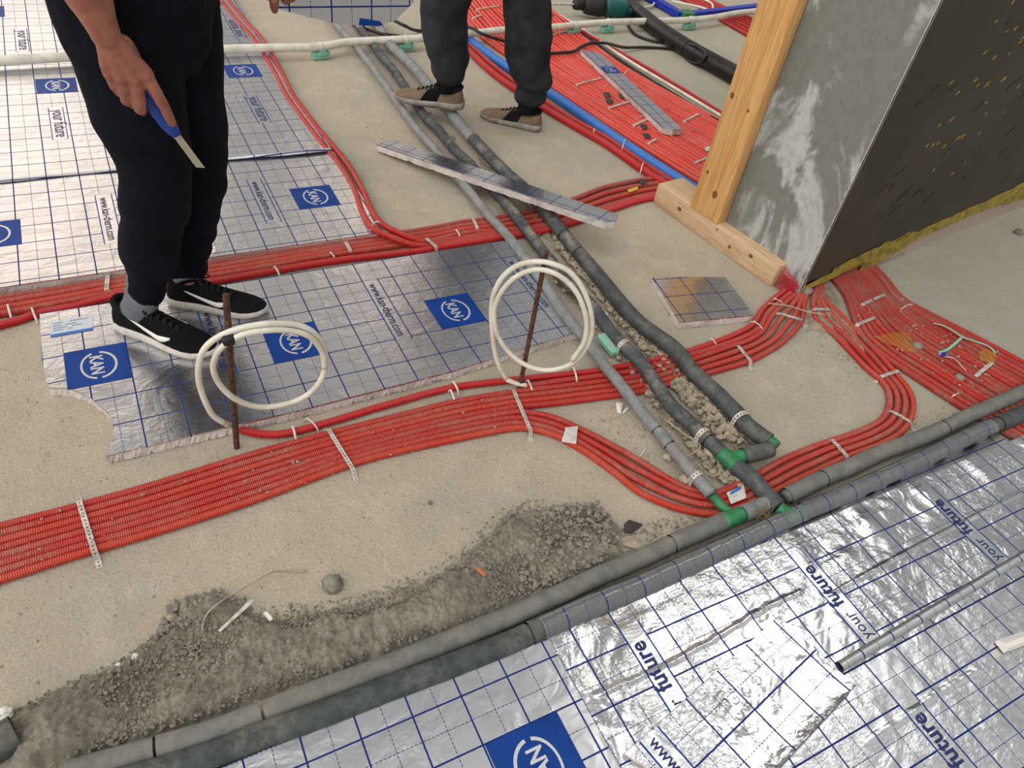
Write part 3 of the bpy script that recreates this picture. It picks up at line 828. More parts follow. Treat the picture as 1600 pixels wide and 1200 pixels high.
def pipe(label, path, r, mat, cuts=(), seed=0, k=1.0, name='insulated_pipe'):
    """one pipe: sleeves of insulation as parts, seams where they meet"""
    root = empty(name, Vector((path[0].x, path[0].y, 0)), label, 'pipe')
    idx = [0] + sorted(cuts) + [len(path) - 1]
    for i, (a, b) in enumerate(zip(idx, idx[1:])):
        bm = bmesh.new(); p = path[a:b + 1]
        if i: p = [p[0] + (p[1] - p[0]) * .25] + p[1:]
        sleeve(bm, p, r * (1 + .03 * (i % 2)), seed + i, k)
        link_local('insulation_sleeve', bm, mat if not isinstance(mat, list) else mat[i % len(mat)], root)
    return root
ZP = .050
ZP = .038
p1 = pxpath([(505, 12), (522, 35), (542, 57), (562, 80), (587, 112), (612, 147), (650, 200), (682, 236), (712, 274), (732, 297), (762, 335), (790, 365), (812, 392), (850, 443), (882, 490), (920, 537), (948, 575), (972, 604), (1000, 640), (1025, 670), (1050, 700), (1087, 745), (1112, 772)], ZP)
P1 = pipe('slimmest of the three diagonal pipes, grey, running along the end of the foil board', p1, .0168, M['grey'], [near(p1, 1028, 676, ZP), near(p1, 1045, 697, ZP), near(p1, 1090, 750, ZP)], 1, .7)
Z1 = ZP; ZP = .040
p2 = pxpath([(530, 5), (557, 38), (580, 67), (595, 87), (617, 112), (632, 135), (662, 180), (682, 200), (707, 230), (732, 255), (775, 300), (800, 330), (832, 372), (858, 405), (882, 438), (925, 478), (950, 513), (975, 541), (1000, 565), (1025, 600), (1050, 635), (1075, 658), (1100, 682), (1130, 710)], ZP)
P2 = pipe('middle of the three diagonal pipes, muddy split insulation ending at a green joint', p2, .0205, [M['darkd'], M['darkd'], M['dark']], [near(p2, 975, 541, ZP), near(p2, 1102, 684, ZP)], 11, 1.6)
Z2 = ZP; ZP = .045
p3 = pxpath([(560, 5), (590, 40), (607, 67), (630, 90), (652, 112), (680, 148), (707, 180), (737, 215), (762, 242), (790, 270), (830, 306), (855, 334), (870, 353), (884, 370), (900, 390), (915, 408), (937, 434), (975, 480), (1007, 511), (1053, 545), (1082, 580), (1117, 613), (1149, 645), (1170, 668), (1200, 690)], ZP)
P3 = pipe('thickest of the three diagonal pipes, dark muddy insulation nearest the pillar', p3, .0245, [M['grey'], M['darkd'], M['darkd'], M['dark'], M['dark']], [near(p3, 740, 218, ZP), near(p3, 882, 366, ZP), near(p3, 905, 396, ZP), near(p3, 1160, 655, ZP)], 21, 1.6)
def stub(parent, name, pts, r, mat, seed=0, k=.6, hollow=.006, seg=16):
    bm = bmesh.new(); sleeve(bm, pts, r, seed, k, seg, hollow)
    o = link_local(name, bm, mat, parent); return o
def bare(parent, name, pts, r, mat, seg=16):
    bm = bmesh.new(); add_tube(bm, pts, r, seg, True); return link_local(name, bm, mat, parent)
# green joint on the slim pipe, with the short grey run after it
zt = .034
Z3 = ZP
bare(P1, 'green_elbow', smoothpath([U(1114, 776, zt), U(1128, 791, zt), U(1142, 803, zt - .008)], .006), .0125, M['green'])
# joint of the middle pipe: green tee, then a sleeve down to the bottom pipe
ZP = Z2; e0 = U(1127, 708, ZP)
bare(P2, 'green_tee', smoothpath([e0, U(1150, 728, ZP)], .01), .0225, M['green'])
bare(P2, 'green_tee', smoothpath([U(1141, 716, ZP), U(1162, 712, ZP + .004)], .01), .019, M['green'])
p2b = pxpath([(1148, 728), (1172, 745), (1200, 775), (1216, 792)], ZP - .004)
stub(P2, 'insulation_sleeve', p2b, .0225, M['darkd'], 31, 1.3)
bare(P2, 'green_elbow', smoothpath([U(1216, 793, .044), U(1226, 800, .040), U(1240, 803, .036)], .006), .017, M['green'])
p2c = pxpath([(1160, 713), (1185, 707), (1203, 702)], ZP)
stub(P2, 'insulation_sleeve', p2c, .0235, M['dark'], 33, .9)
bare(P3, 'green_elbow', smoothpath([U(1193, 683, Z3), U(1206, 691, Z3), U(1213, 697, Z3)], .006), .016, M['green'])
# two long bottom pipes
ZG = .026
ge = pxpath([(-30, 1178), (0, 1160), (26, 1144)], .035)
pipe('end of a dark insulated pipe at the left picture edge, half buried in cement', ge, .032, M['dark'], (), 91, .6)
g1 = pxpath([(100, 1212), (152, 1196), (232, 1174), (325, 1147), (400, 1118), (500, 1079), (600, 1043), (700, 1003), (800, 962), (875, 929), (925, 905), (1000, 873), (1060, 845), (1100, 828), (1134, 813)], ZG)
G1 = pipe('long grey insulated pipe along the cement spill, ending at the green tee', g1, .0225, M['greyd'], [near(g1, 235, 1174, ZG), near(g1, 400, 1118, ZG), near(g1, 1045, 852, ZG)], 41, .6)
bare(G1, 'green_tee', smoothpath([U(1130, 816, ZG + .004), U(1160, 803, ZG + .004)], .01), .021, M['green'])
bare(G1, 'green_tee', smoothpath([U(1140, 800, .036), U(1147, 809, ZG + .004)], .006), .0165, M['green'])
g1b = pxpath([(1156, 805), (1185, 793), (1200, 786)], ZG)
stub(G1, 'insulation_sleeve', g1b, .022, M['grey'], 47, .6)
bm = bmesh.new(); random.seed(11)
for i in range(46):
    a = U(random.uniform(1176, 1206), random.uniform(788, 806), random.uniform(.008, .05)); d = Vector((random.gauss(0, .015), random.gauss(0, .015), random.gauss(0, .006)))
    add_tube(bm, smoothpath([a - d, a + Vector((random.gauss(0, .004), random.gauss(0, .004), .003)), a + d], .006), .0008, 4)
tag(link('flax_yarn', bm, M['yarn']), 'brown sealing yarn frayed around the pipe end beside the green tee', 'yarn', kind='stuff')
g1c = pxpath([(1228, 776), (1287, 747), (1330, 729), (1375, 708), (1450, 680), (1525, 645), (1600, 612), (1690, 570), (1900, 474)], ZG)
pipe('long grey insulated pipe continuing right from the green elbow past the red loop', g1c, .0235, M['greyd'], [near(g1c, 1284, 749, ZG), near(g1c, 1470, 671, ZG)], 51, .6)
g2 = pxpath([(180, 1226), (275, 1198), (375, 1164), (400, 1153), (500, 1119), (600, 1080), (700, 1043), (800, 1003), (860, 976), (925, 947), (1000, 917), (1050, 894), (1125, 860), (1175, 838), (1220, 817)], ZG + .002)
G2 = pipe('long dark insulated pipe beside the near foil boards, left of the green joint', g2, .0255, M['dark'], [near(g2, 820, 995, ZG)], 61, .8)
bare(G2, 'green_tee', smoothpath([U(1228, 815, ZG + .004), U(1252, 803, ZG + .004)], .01), .024, M['green'])
g2b = pxpath([(1256, 800), (1300, 782), (1350, 760), (1450, 714), (1530, 675), (1590, 650), (1680, 610), (1900, 512)], ZG + .002)
pipe('dark insulated pipe under the clear foil margin at right', g2b, .0255, M['dark'], [near(g2b, 1558, 663, ZG)], 71, .8)
# clear film margin of the crumpled sheet lying over the dark pipe
bm = bmesh.new(); uv = bm.loops.layers.uv.verify()
line = g2 + g2b
yc = lambda x: min(line, key=lambda q: abs(q.x - x)).y
n = 130; g = []; xa, xb = .060, 1.66
for i in range(n + 1):
    x = xa + (xb - xa) * i / n; c = sum(yc(x + dx) for dx in (-.03, 0, .03)) / 3
    row = [Vector((x, -1.3985, z2(x, -1.3985) + .0002))]
    for j in range(9):
        a = math.radians(190 - 128 * j / 8); r = .0285 + .0012 * noise.noise(Vector((x * 22, j * .5, 0)))
        row.append(Vector((x, c + math.cos(a) * r, ZG + .003 + math.sin(a) * r)))
    if row[1].y < row[0].y + .002: row[1].y = row[0].y + .002
    row[1].z = max(row[1].z, .0325)
    g.append([bm.verts.new(p) for p in row])
for i in range(n):
    acc = [0]
    for j in range(1, len(g[0])): acc.append(acc[-1] + (g[i][j].co - g[i][j - 1].co).length)
    for j in range(len(g[0]) - 1):
        f = bm.faces.new((g[i][j], g[i + 1][j], g[i + 1][j + 1], g[i][j + 1])); f.smooth = True
        for lp in f.loops:
            jj = j if lp.vert in (g[i][j], g[i + 1][j]) else j + 1
            lp[uv].uv = (lp.vert.co.x - x2o.x, -1.3985 - x2o.y + acc[jj])
for v in bm.verts: v.co -= S2.location
link('clear_film_margin', bm, M['film'], S2)

# white pipe on its saddles
wp = pxpath([(-60, 98), (0, 95), (125, 88), (240, 83), (345, 77), (420, 75), (480, 74), (515, 71), (545, 66), (600, 63), (655, 60), (740, 52), (790, 47), (860, 43), (950, 35), (1060, 32), (1110, 28), (1150, 21), (1196, 15), (1300, -5)], .060, .03)
WP = empty('white_pipe', Vector((wp[0].x, wp[0].y, 0)), 'long white plastic pipe crossing the site behind both workers', 'pipe')
bm = bmesh.new(); add_tube(bm, wp, .020, 14, True); link_local('tube', bm, M['white'], WP)
for i, (x, y) in enumerate(((508, 78), (958, 40), (1080, 32), (640, 63), (910, 46))):
    q = U(x, y, .045)
    sd = empty('pipe_saddle', Vector((q.x, q.y, 0)), ('mint green saddle block carrying the white pipe over bare concrete near the red pair', 'mint green saddle block under the white pipe left of the drill cable', 'mint green saddle block under the white pipe by the blue duct corner', 'mint green saddle block under the white pipe behind the stepping trainer', 'pale saddle block under the white pipe over the wide conduit bed')[i], 'pipe saddle', 'saddles under the white pipe')
    w = (near(wp, x, y, .06)); t = (wp[min(w + 1, len(wp) - 1)] - wp[w - 1]).normalized()
    R_ = Matrix((t, EZ.cross(t), EZ)).transposed()
    bm = bmesh.new(); add_box(bm, wp[w] * 1 + Vector((0, 0, -.040)), (.09, .04, .035), R_, .004); add_box(bm, wp[w] + Vector((0, 0, -.020)) + R_ @ Vector((0, .027, 0)), (.035, .006, .03), R_); add_box(bm, wp[w] + Vector((0, 0, -.020)) - R_ @ Vector((0, .027, 0)), (.035, .006, .03), R_)
    link_local('block', bm, M['mint'], sd, smooth=False)
    bm = bmesh.new()
    ring = [wp[w] + R_ @ Vector((0, math.cos(a) * .0215, math.sin(a) * .0215)) for a in [k * PI / 8 - .4 for k in range(15)]]
    add_tube(bm, ring, .0035, 5); link_local('clip_strap', bm, M['tie'], sd)
# black pipe far right
bp = pxpath([(955, -15), (985, 10), (1025, 43), (1075, 76), (1112, 97), (1157, 122), (1230, 165)], .05, .03)
pipe('thick black pipe running behind the wood post at top right', bp, .050, M['black'], [near(bp, 1075, 76, .05)], 81, .3, 'black_pipe')

# ---------------------------------------------------------------- corrugated conduits
ORD = 'first second third fourth fifth sixth seventh eighth ninth tenth eleventh twelfth thirteenth fourteenth fifteenth sixteenth seventeenth eighteenth nineteenth twentieth twenty-first twenty-second twenty-third twenty-fourth twenty-fifth twenty-sixth twenty-seventh twenty-eighth twenty-ninth thirtieth'.split()
def conduit(path, r, mat, label, group, seg=10):
    bm = bmesh.new(); add_tube(bm, path, r, seg, True, True)
    return tag(link('conduit', bm, mat), label, 'conduit', group)
def bundle(A, B, n, r, mats, label, group, seed=0, jit=.25, step=.022, zw=.0, skip=(), z=None, ease=None):
    """n conduits between edge paths A and B (pixel points on the floor plane or world points)"""
    z = r if z is None else z
    pa = [U(p[0], p[1], z if len(p) < 3 else p[2]) for p in A]; pb = [U(p[0], p[1], z if len(p) < 3 else p[2]) for p in B]
    pa = smoothpath(pa, .005); pb = smoothpath(pb, .005)
    N = max(8, int(max(sum((a - b).length for a, b in zip(q, q[1:])) for q in (pa, pb)) / step))
    pa = resample(pa, n=N); pb = resample(pb, n=N); out = []
    for i in range(n):
        if i in skip: continue
        t = i / max(1, n - 1)
        ph = []
        for k in range(N):
            s = k * step
            wv = jit * r * noise.noise(Vector((s * 2.2, i * 3.7, seed)))
            q = pa[k].lerp(pb[k], t); d = (pb[k] - pa[k]); d = d.normalized() if d.length > 1e-6 else Vector((0, 1, 0))
            ph.append(q + d * wv + EZ * max(0, zw * noise.noise(Vector((s * 3, i * 5.1, seed + 9)))))
        out.append(conduit(ph, r * (1 + .03 * math.sin(i * 5.3 + seed)), mats[i % len(mats)], label(i), group))
    return out
R0 = .0096
# front bundle, upper five that go on to the pillar (second to sixth there), and lower four that bend away
AUP = [(-40, 835), (0, 823), (120, 792), (240, 758), (400, 709), (510, 679), (620, 651), (710, 629), (797, 614), (867, 605.5), (937, 597), (1000, 588), (1045, 574), (1100, 556), (1140, 542), (1168, 533), (1192, 517), (1206, 494), (1224, 476), (1240, 462), (1262, 444)]
ALO = [(-40, 871), (0, 858), (120, 824), (240, 790), (400, 739), (520, 701.5), (620, 675), (710, 653.5), (797, 637.5), (867, 630), (937, 621), (995, 613), (1051, 599), (1085, 590), (1114, 581), (1160, 568), (1188, 556), (1222, 535), (1245, 512), (1254, 496), (1257, 472), (1266, 448)]
fg = 'front bundle of red conduits'
bundle(AUP, ALO, 4, R0, [M['red'], M['red2'], M['redo'], M['red']], lambda i: ORD[i] + ' red conduit from the back of the front bundle, running on to the pillar', fg, 1, .10)
LUP = [(-40, 883), (0, 870), (120, 835), (240, 800.5), (400, 749.5), (520, 710), (620, 683), (710, 661.5), (797, 645.5), (825, 645), (862, 652), (900, 668), (945, 690), (1000, 721), (1050, 752), (1087, 767), (1110, 771), (1128, 768), (1147, 760), (1186, 740), (1217, 722), (1252, 706), (1287, 693), (1325, 681), (1350, 671), (1376, 657), (1388, 638), (1389, 615), (1378, 596), (1352, 573), (1318, 537), (1300, 519), (1278, 503), (1271, 482), (1273, 458), (1282, 432)]
LLO = [(-40, 919), (0, 906), (120, 867), (240, 832), (400, 780), (550, 725), (650, 699), (740, 680), (800, 669), (830, 670), (867, 680), (894, 694), (920, 709), (964, 741), (1000, 769), (1050, 791), (1087, 800), (1115, 803), (1142, 797), (1182, 782), (1214, 766), (1252, 747), (1287, 731), (1322, 714), (1375, 694), (1407, 676), (1424, 651), (1426, 625), (1416, 604), (1400, 585), (1377, 557), (1337, 516), (1316, 494), (1292, 472), (1284, 450), (1292, 428)]
bundle(LUP, LLO, 4, R0, [M['red2'], M['red'], M['red2'], M['redo']], lambda i: ORD[i] + ' red conduit from the back of four bending away into a loop', fg, 2, .10)
# two single ones that start at the reinforcement bars
A0 = [(372, 668), (385, 674), (420, 679), (458, 675), (520, 658), (600, 634), (700, 607), (790, 595), (867, 587), (937, 579), (985, 570), (1025, 562), (1081, 547), (1117, 535), (1152, 521), (1176, 507), (1191, 484), (1212, 465), (1235, 447), (1256, 436)]
conduit(pxpath(A0, R0 + .001), R0 * 1.05, M['redb'], 'red conduit starting at the left rusty bar and hugging the board edge', fg)
A1 = [(822, 603), (840, 601), (880, 595), (937, 588), (990, 580), (1035, 568), (1090, 552), (1125, 541), (1160, 528), (1186, 513), (1199, 490), (1218, 472), (1238, 455), (1260, 440)]
conduit(pxpath(A1, R0 + .001), R0 * 1.05, M['red'], 'red conduit starting at the right rusty bar', fg)
# second bundle behind the centre board
B1 = [(-40, 474), (0, 466), (100, 450), (200, 433), (300, 417), (400, 401), (500, 386), (575, 373), (675, 357), (725, 347), (770, 342), (830, 331), (870, 320), (904, 309), (945, 293), (990, 283), (1022, 279), (1060, 278)]
B4 = [(-40, 500), (0, 491), (100, 472), (200, 453), (300, 437), (400, 420), (500, 402), (575, 391), (640, 381), (680, 375), (725, 365), (775, 360), (840, 354), (890, 341), (957, 320), (990, 310), (1022, 303), (1060, 299)]
bg = 'red conduits behind the centre board'
bundle(B1, B4, 4, .0108, [M['red3'], M['red2'], M['redo'], M['red2']], lambda i: ORD[i] + ' red conduit from the back in the bundle behind the centre board', bg, 3, .3)
B5 = [(-40, 522), (0, 508), (30, 500), (62, 489), (120, 478), (175, 464), (325, 441), (400, 428), (500, 411), (575, 401), (662, 391), (720, 381), (775, 372), (840, 363), (892, 349), (957, 327), (990, 316), (1022, 309), (1060, 306)]
conduit(pxpath(B5, .0115), .012, M['redb'], 'bright red conduit running along the back edge of the centre board', bg)
# pair coming down beside the left boards and crossing over the bundle
C1 = [(338, -12), (348, 5), (372, 34), (397, 62), (428, 112), (446, 147), (478, 192), (507, 229), (533, 262), (554, 298, .027), (567, 334, .03), (585, 358, .038), (615, 372, .038), (650, 383, .02), (690, 382, .0125), (740, 374, .0125), (780, 368, .0125), (840, 359, .0125), (892, 345, .0125), (957, 324, .0125), (990, 313, .0125), (1024, 306, .0125), (1060, 303, .0125)]
C2 = [(349, -12), (360, 5), (384, 34), (409, 61), (439, 112), (457, 147), (489, 191), (517, 225), (544, 258), (565, 294, .027), (580, 328, .03), (597, 350, .038), (628, 366, .04), (664, 378, .022), (700, 376, .0125), (745, 369, .0125), (782, 363, .0125), (840, 356, .0125), (892, 342, .0125), (957, 321, .0125), (990, 311, .0125), (1023, 304, .0125), (1060, 301, .0125)]
cg = 'pair of red conduits beside the left boards'
conduit(pxpath(C1, .027), .0115, M['red'], 'left one of the red pair running beside the boards and crossing the bundle', cg)
conduit(pxpath(C2, .027), .0115, M['red'], 'right one of the red pair running beside the boards and crossing the bundle', cg)
# wide far bed
DL = [(690, -30), (712, 8), (745, 50), (800, 92), (870, 140), (940, 188), (1010, 232), (1080, 276), (1130, 306)]
DR = [(800, -40), (838, 0), (870, 24), (907, 56), (950, 89), (982, 110), (1050, 150), (1140, 198), (1240, 250)]
dg_ = 'wide bed of red conduits beyond the blue one'
dm = [M['redf'], M['redf2'], M['redf'], M['redf3'], M['redf2']]
bundle(DL, DR, 22, .0118, dm, lambda i: ORD[i] + ' red conduit counted from the blue one across the wide far bed', dg_, 4, .5, .04, .006)
DB = [(706, 38), (738, 66), (790, 103), (860, 146), (900, 173), (960, 214), (1015, 251), (1070, 286), (1110, 310)]
conduit(pxpath(DB, .024, .03), .0235, M['blue'], 'thick blue conduit along the near side of the wide red bed', dg_, 14)
D1 = [(690, 40), (728, 75), (775, 118), (850, 168), (900, 198), (950, 227), (1000, 262), (1042, 288), (1080, 300)]
conduit(pxpath(D1, .017, .03), .017, M['redb'], 'outermost thick red conduit on the near side of the blue one', dg_, 12)
D2 = [(696, 34), (735, 71), (785, 114), (858, 163), (905, 192), (955, 220), (1005, 255), (1050, 283), (1085, 298)]
conduit(pxpath(D2, .013, .03), .014, M['red'], 'thinner red conduit squeezed between the blue and the outermost red', dg_, 10)
# thin run beside the bed
conduit(pxpath([(835, -5), (857, 14), (915, 52), (960, 77), (1025, 114), (1140, 184), (1200, 222)], .010, .03), .009, M['redb'], 'thin red conduit running alone beyond the wide bed with white and black strips', 'thin run beyond the wide bed')
tag(tubeobj('flat_strip', pxpath([(835, 0), (905, 43), (975, 90), (1050, 135), (1138, 188), (1190, 220)], .010, .03), .0085, M['white']), 'thin white strip lying between the lone red conduit and the wide bed', 'strip')
tag(tubeobj('flat_strip', pxpath([(832, 5), (902, 50), (970, 96), (1044, 143), (1132, 196), (1184, 229)], .011, .03), .012, M['black']), 'thin black strip lying beside the white strip and the wide bed', 'strip')
# far right
bundle([(1030, -30), (1062, -4), (1100, 14), (1132, 34), (1180, 62), (1240, 100)], [(1070, -40), (1100, -6), (1132, 12), (1160, 24), (1200, 42), (1260, 75)], 6, .0125, [M['red'], M['redb']], lambda i: ORD[i] + ' red conduit from the left in the bundle behind the blue duct', 'red conduits behind the blue duct', 6, .3, .04)
# right bundle fanning out from under the pillar
EL = [(1292, 405), (1300, 430), (1322, 460), (1332, 487), (1345, 522), (1372, 549), (1420, 582), (1483, 623), (1560, 670), (1640, 715), (1780, 792)]
ER = [(1345, 400), (1366, 418), (1386, 438), (1410, 466), (1448, 488), (1487, 508), (1536, 534), (1600, 569), (1660, 600), (1740, 640), (1880, 712)]
bundle(EL, ER, 16, .0108, [M['red3'], M['red2'], M['red3'], M['red'], M['red2'], M['red3']], lambda i: ORD[i] + ' red conduit from the near side of the dusty fan right of the pillar', 'dusty fan of red conduits right of the pillar', 7, .7, .025, .009)

# ---------------------------------------------------------------- straps and ties
def strap(a, b, h, label, w=.012, z0=.001, group='perforated straps'):
    """steel hole strap arched over the conduits between two floor pixels"""
    A, B = U(a[0], a[1], h * .5), U(b[0], b[1], h * .5); A.z = B.z = 0
    d = (B - A).normalized(); s = EZ.cross(d); L = (B - A).length
    A = A - d * .006; B = B + d * .010; L += .016
    prof = [(A - d * .014, z0 + .001)]; n = max(4, int(L / .009))
    for i in range(n + 1):
        t = i / n; e = min(1, min(t, 1 - t) * L / .012)
        prof.append((A.lerp(B, t), z0 + h * math.sqrt(max(0, 1 - (1 - e) ** 2)) + .0008 * math.sin(i * 2.1)))
    prof.append((B + d * .018, z0 + .001))
    path = resample([p + EZ * z for p, z in prof], step=.0105)
    bm = bmesh.new(); row = [(bm.verts.new(p + s * w / 2), bm.verts.new(p - s * w / 2)) for p in path]
    for i in range(len(row) - 1):
        (a0, a1), (b0, b1) = row[i], row[i + 1]; c = (a0.co + a1.co + b0.co + b1.co) / 4
        hu, hv = (b0.co - a0.co) * .5, (a0.co - a1.co) * .5
        hole = [bm.verts.new(c + hu * (.36 * x) + hv * (.34 * y)) for x, y in ((-1, .45), (-.45, 1), (.45, 1), (1, .45), (1, -.45), (.45, -1), (-.45, -1), (-1, -.45))]
        bm.faces.new((a0, hole[0], hole[1])); bm.faces.new((a0, hole[1], hole[2], b0)); bm.faces.new((b0, hole[2], hole[3]))
        bm.faces.new((b0, hole[3], hole[4], b1)); bm.faces.new((b1, hole[4], hole[5])); bm.faces.new((b1, hole[5], hole[6], a1)); bm.faces.new((a1, hole[6], hole[7])); bm.faces.new((a1, hole[7], hole[0], a0))
    o = link('perforated_strap', bm, M['steel'], smooth=False)
    sd = o.modifiers.new('t', 'SOLIDIFY'); sd.thickness = .0012
    return tag(o, label, 'perforated strap', group)
H1 = .0215
strap((124, 783), (150, 868), H1, 'perforated steel strap over the front bundle, leftmost in the picture')
strap((512, 673), (552, 738), H1, 'perforated steel strap over the front bundle below the coil on the left bar', w=.011)
strap((800, 610), (828, 677), H1, 'perforated steel strap over the front bundle beside the right rusty bar', w=.011)
strap((170, 433), (168, 456), .025, 'perforated strap over the rear bundle left of the black trainers')
strap((539, 381), (547, 395), .025, 'perforated strap over the rear bundle above the printed web address')
strap((664, 378), (681, 392), .036, 'perforated strap where the crossing red pair joins the rear bundle')
strap((738, 345), (745, 360), .025, 'perforated strap over the rear bundle next to the slim grey pipe')
strap((1387, 644), (1422, 664), H1, 'perforated strap across the bend of the red loop')
strap((1295, 688), (1322, 718), H1, 'perforated strap over the four loop conduits beside the long grey pipe')
strap((1150, 542), (1171, 568), H1, 'dirty perforated strap over the bundle below the square offcut')
strap((1212, 492), (1252, 504), H1, 'perforated strap over the bundle right at the pillar corner')
strap((1345, 480), (1380, 464), .024, 'perforated strap on the dusty fan nearest to the pillar')
strap((1336, 512), (1364, 500), .024, 'perforated strap on the dusty fan just above the yellow mesh scrap')
strap((1374, 592), (1402, 583), H1, 'perforated strap where the loop conduits come out of the dust')
strap((1521, 592), (1548, 570), .024, 'perforated strap on the dusty fan under the round mesh scrap')
strap((1269, 487), (1293, 487), H1, 'short perforated strap over the dusty conduits below the corner bead')
for a, b, l in (((858, 59), (891, 50), 'beside the right trouser leg and the white pipe'), ((900, 136), (940, 125), 'left of the white-edged offcut'), ((950, 173), (990, 160), 'touching the white-edged offcut on its left'), ((989, 200), (1011, 190), 'below the white-edged offcut, above the black flake'),
                ((1012, 228), (1025, 221), 'short one close to the blue conduit'), ((1068, 193), (1092, 181), 'right of the white-edged offcut end'), ((1085, 258), (1113, 247), 'nearest the wood post'), ((744, 18), (782, 12), 'between the trouser legs at the top'), ((739, 31), (753, 27), 'short one between the trouser legs')):
    strap(a, b, .027, 'perforated strap on the wide far bed, ' + l)
def pipestrap(parent, path, i, r, label=None):
    t = (path[i + 1] - path[i - 1]).normalized(); s = t.cross(EZ).normalized(); bm = bmesh.new()
    pts = []
    for k in range(13):
        a = PI * k / 12; pts.append(path[i] + s * math.cos(a) * (r + .001) + EZ * (math.sin(a) * (r + .001)))
    pts = [pts[0] - EZ * (path[i].z - .004)] + pts + [pts[-1] - EZ * (path[i].z - .004)]
    ring = resample(pts, step=.0105); row = [(bm.verts.new(p + t * .007), bm.verts.new(p - t * .007)) for p in ring]
    for k in range(len(row) - 1):
        (a0, a1), (b0, b1) = row[k], row[k + 1]; c = (a0.co + a1.co + b0.co + b1.co) / 4
        hu, hv = (b0.co - a0.co) * .5, (a0.co - a1.co) * .5
        h = [bm.verts.new(c + hu * (.36 * x) + hv * (.34 * y)) for x, y in ((-1, 1), (1, 1), (1, -1), (-1, -1))]
        bm.faces.new((a0, h[0], h[1], b0)); bm.faces.new((b0, h[1], h[2], b1)); bm.faces.new((b1, h[2], h[3], a1)); bm.faces.new((a1, h[3], h[0], a0))
    o = link('perforated_strap', bm, M['steel'], smooth=False); tag(o, label, 'perforated strap', 'perforated straps')
    o.modifiers.new('t', 'SOLIDIFY').thickness = .0012
pipestrap(None, p2, near(p2, 1100, 684, Z2), .0212, 'perforated strap around the middle pipe just above its green joint')
pipestrap(None, p3, near(p3, 1156, 655, Z3), .0252, 'perforated strap around the thickest pipe near its open end')
pipestrap(None, p2, near(p2, 976, 543, Z2), .0212, 'perforated strap around the middle pipe by the mint green block')
pipestrap(None, p1, near(p1, 1088, 747, Z1), .0176, 'perforated strap around the slim pipe above the lower green elbow')
def tie(a, b, h, label, w=.0032):
    A, B = U(a[0], a[1], h * .5), U(b[0], b[1], h * .5); A.z = B.z = 0; d = (B - A); L = d.length; d.normalize()
    pts = [A - d * .004 + EZ * .001]
    for k in range(9):
        t = k / 8; pts.append(A.lerp(B, t) + EZ * (.001 + h * math.sin(PI * (.12 + .76 * t)) ** .5))
    pts.append(B + d * .004 + EZ * .001)
    bm = bmesh.new(); add_tube(bm, smoothpath(pts, .004), w, 6, True, ell=(1, .5))
    add_box(bm, A.lerp(B, .25) + EZ * (h + .001), (.006, .006, .004))
    return tag(link('cable_tie', bm, M['tie']), label, 'cable tie', 'white cable ties')
for a, b, h, l in (((457, 667), (463, 690), .023, 'white cable tie left of two below the coil on the left bar'), ((478, 656), (496, 671), .023, 'white cable tie right of two below the coil on the left bar'), ((702, 611), (710, 628), .023, 'lower of two white ties between the rusty bars'), ((706, 598), (716, 614), .023, 'upper of two white ties between the rusty bars'),
                   ((894, 575), (901, 597), .023, 'white tie on the bundle just left of the slim grey pipe'), ((822, 596), (831, 611), .024, 'white tie beside the foot of the right rusty bar'), ((1172, 504), (1191, 516), .023, 'white tie near the square offcut'), ((1205, 469), (1223, 477), .023, 'white tie below the red mesh at the pillar'),
                   ((1107, 532), (1118, 540), .023, 'white tie where the bundle leaves the thickest pipe'), ((1406, 485), (1426, 478), .026, 'white tie on the far edge of the dusty fan'), ((1484, 624), (1497, 617), .026, 'white tie on the dusty fan beside the long grey pipe'),
                   ((14, 478), (18, 497), .026, 'white tie on the rear bundle at the left picture edge'), ((51, 484), (57, 500), .026, 'white tie at the corner of the centre board'), ((428, 419), (437, 432), .026, 'white tie on the bright conduit behind the board'), ((515, 398), (524, 407), .026, 'white tie beside the rear strap above the web address'),
                   ((711, 362), (719, 373), .026, 'white tie on the rear bundle near the slim grey pipe'), ((424, 118), (443, 115), .026, 'upper white tie on the red pair beside the boards'), ((508, 235), (525, 230), .026, 'white tie on the red pair by the folded foil lip'), ((579, 361), (597, 354), .054, 'white tie where the red pair starts crossing'),
                   ((926, 213), (929, 203), .036, 'thin white tie on the outermost red conduit'), ((972, 233), (977, 222), .05, 'white tie around the blue conduit'), ((1001, 268), (1005, 256), .036, 'white tie on the outermost red conduit near the sill timber'), ((975, 118), (984, 112), .03, 'white tie on the far side of the wide bed')):
    tie(a, b, h, l)

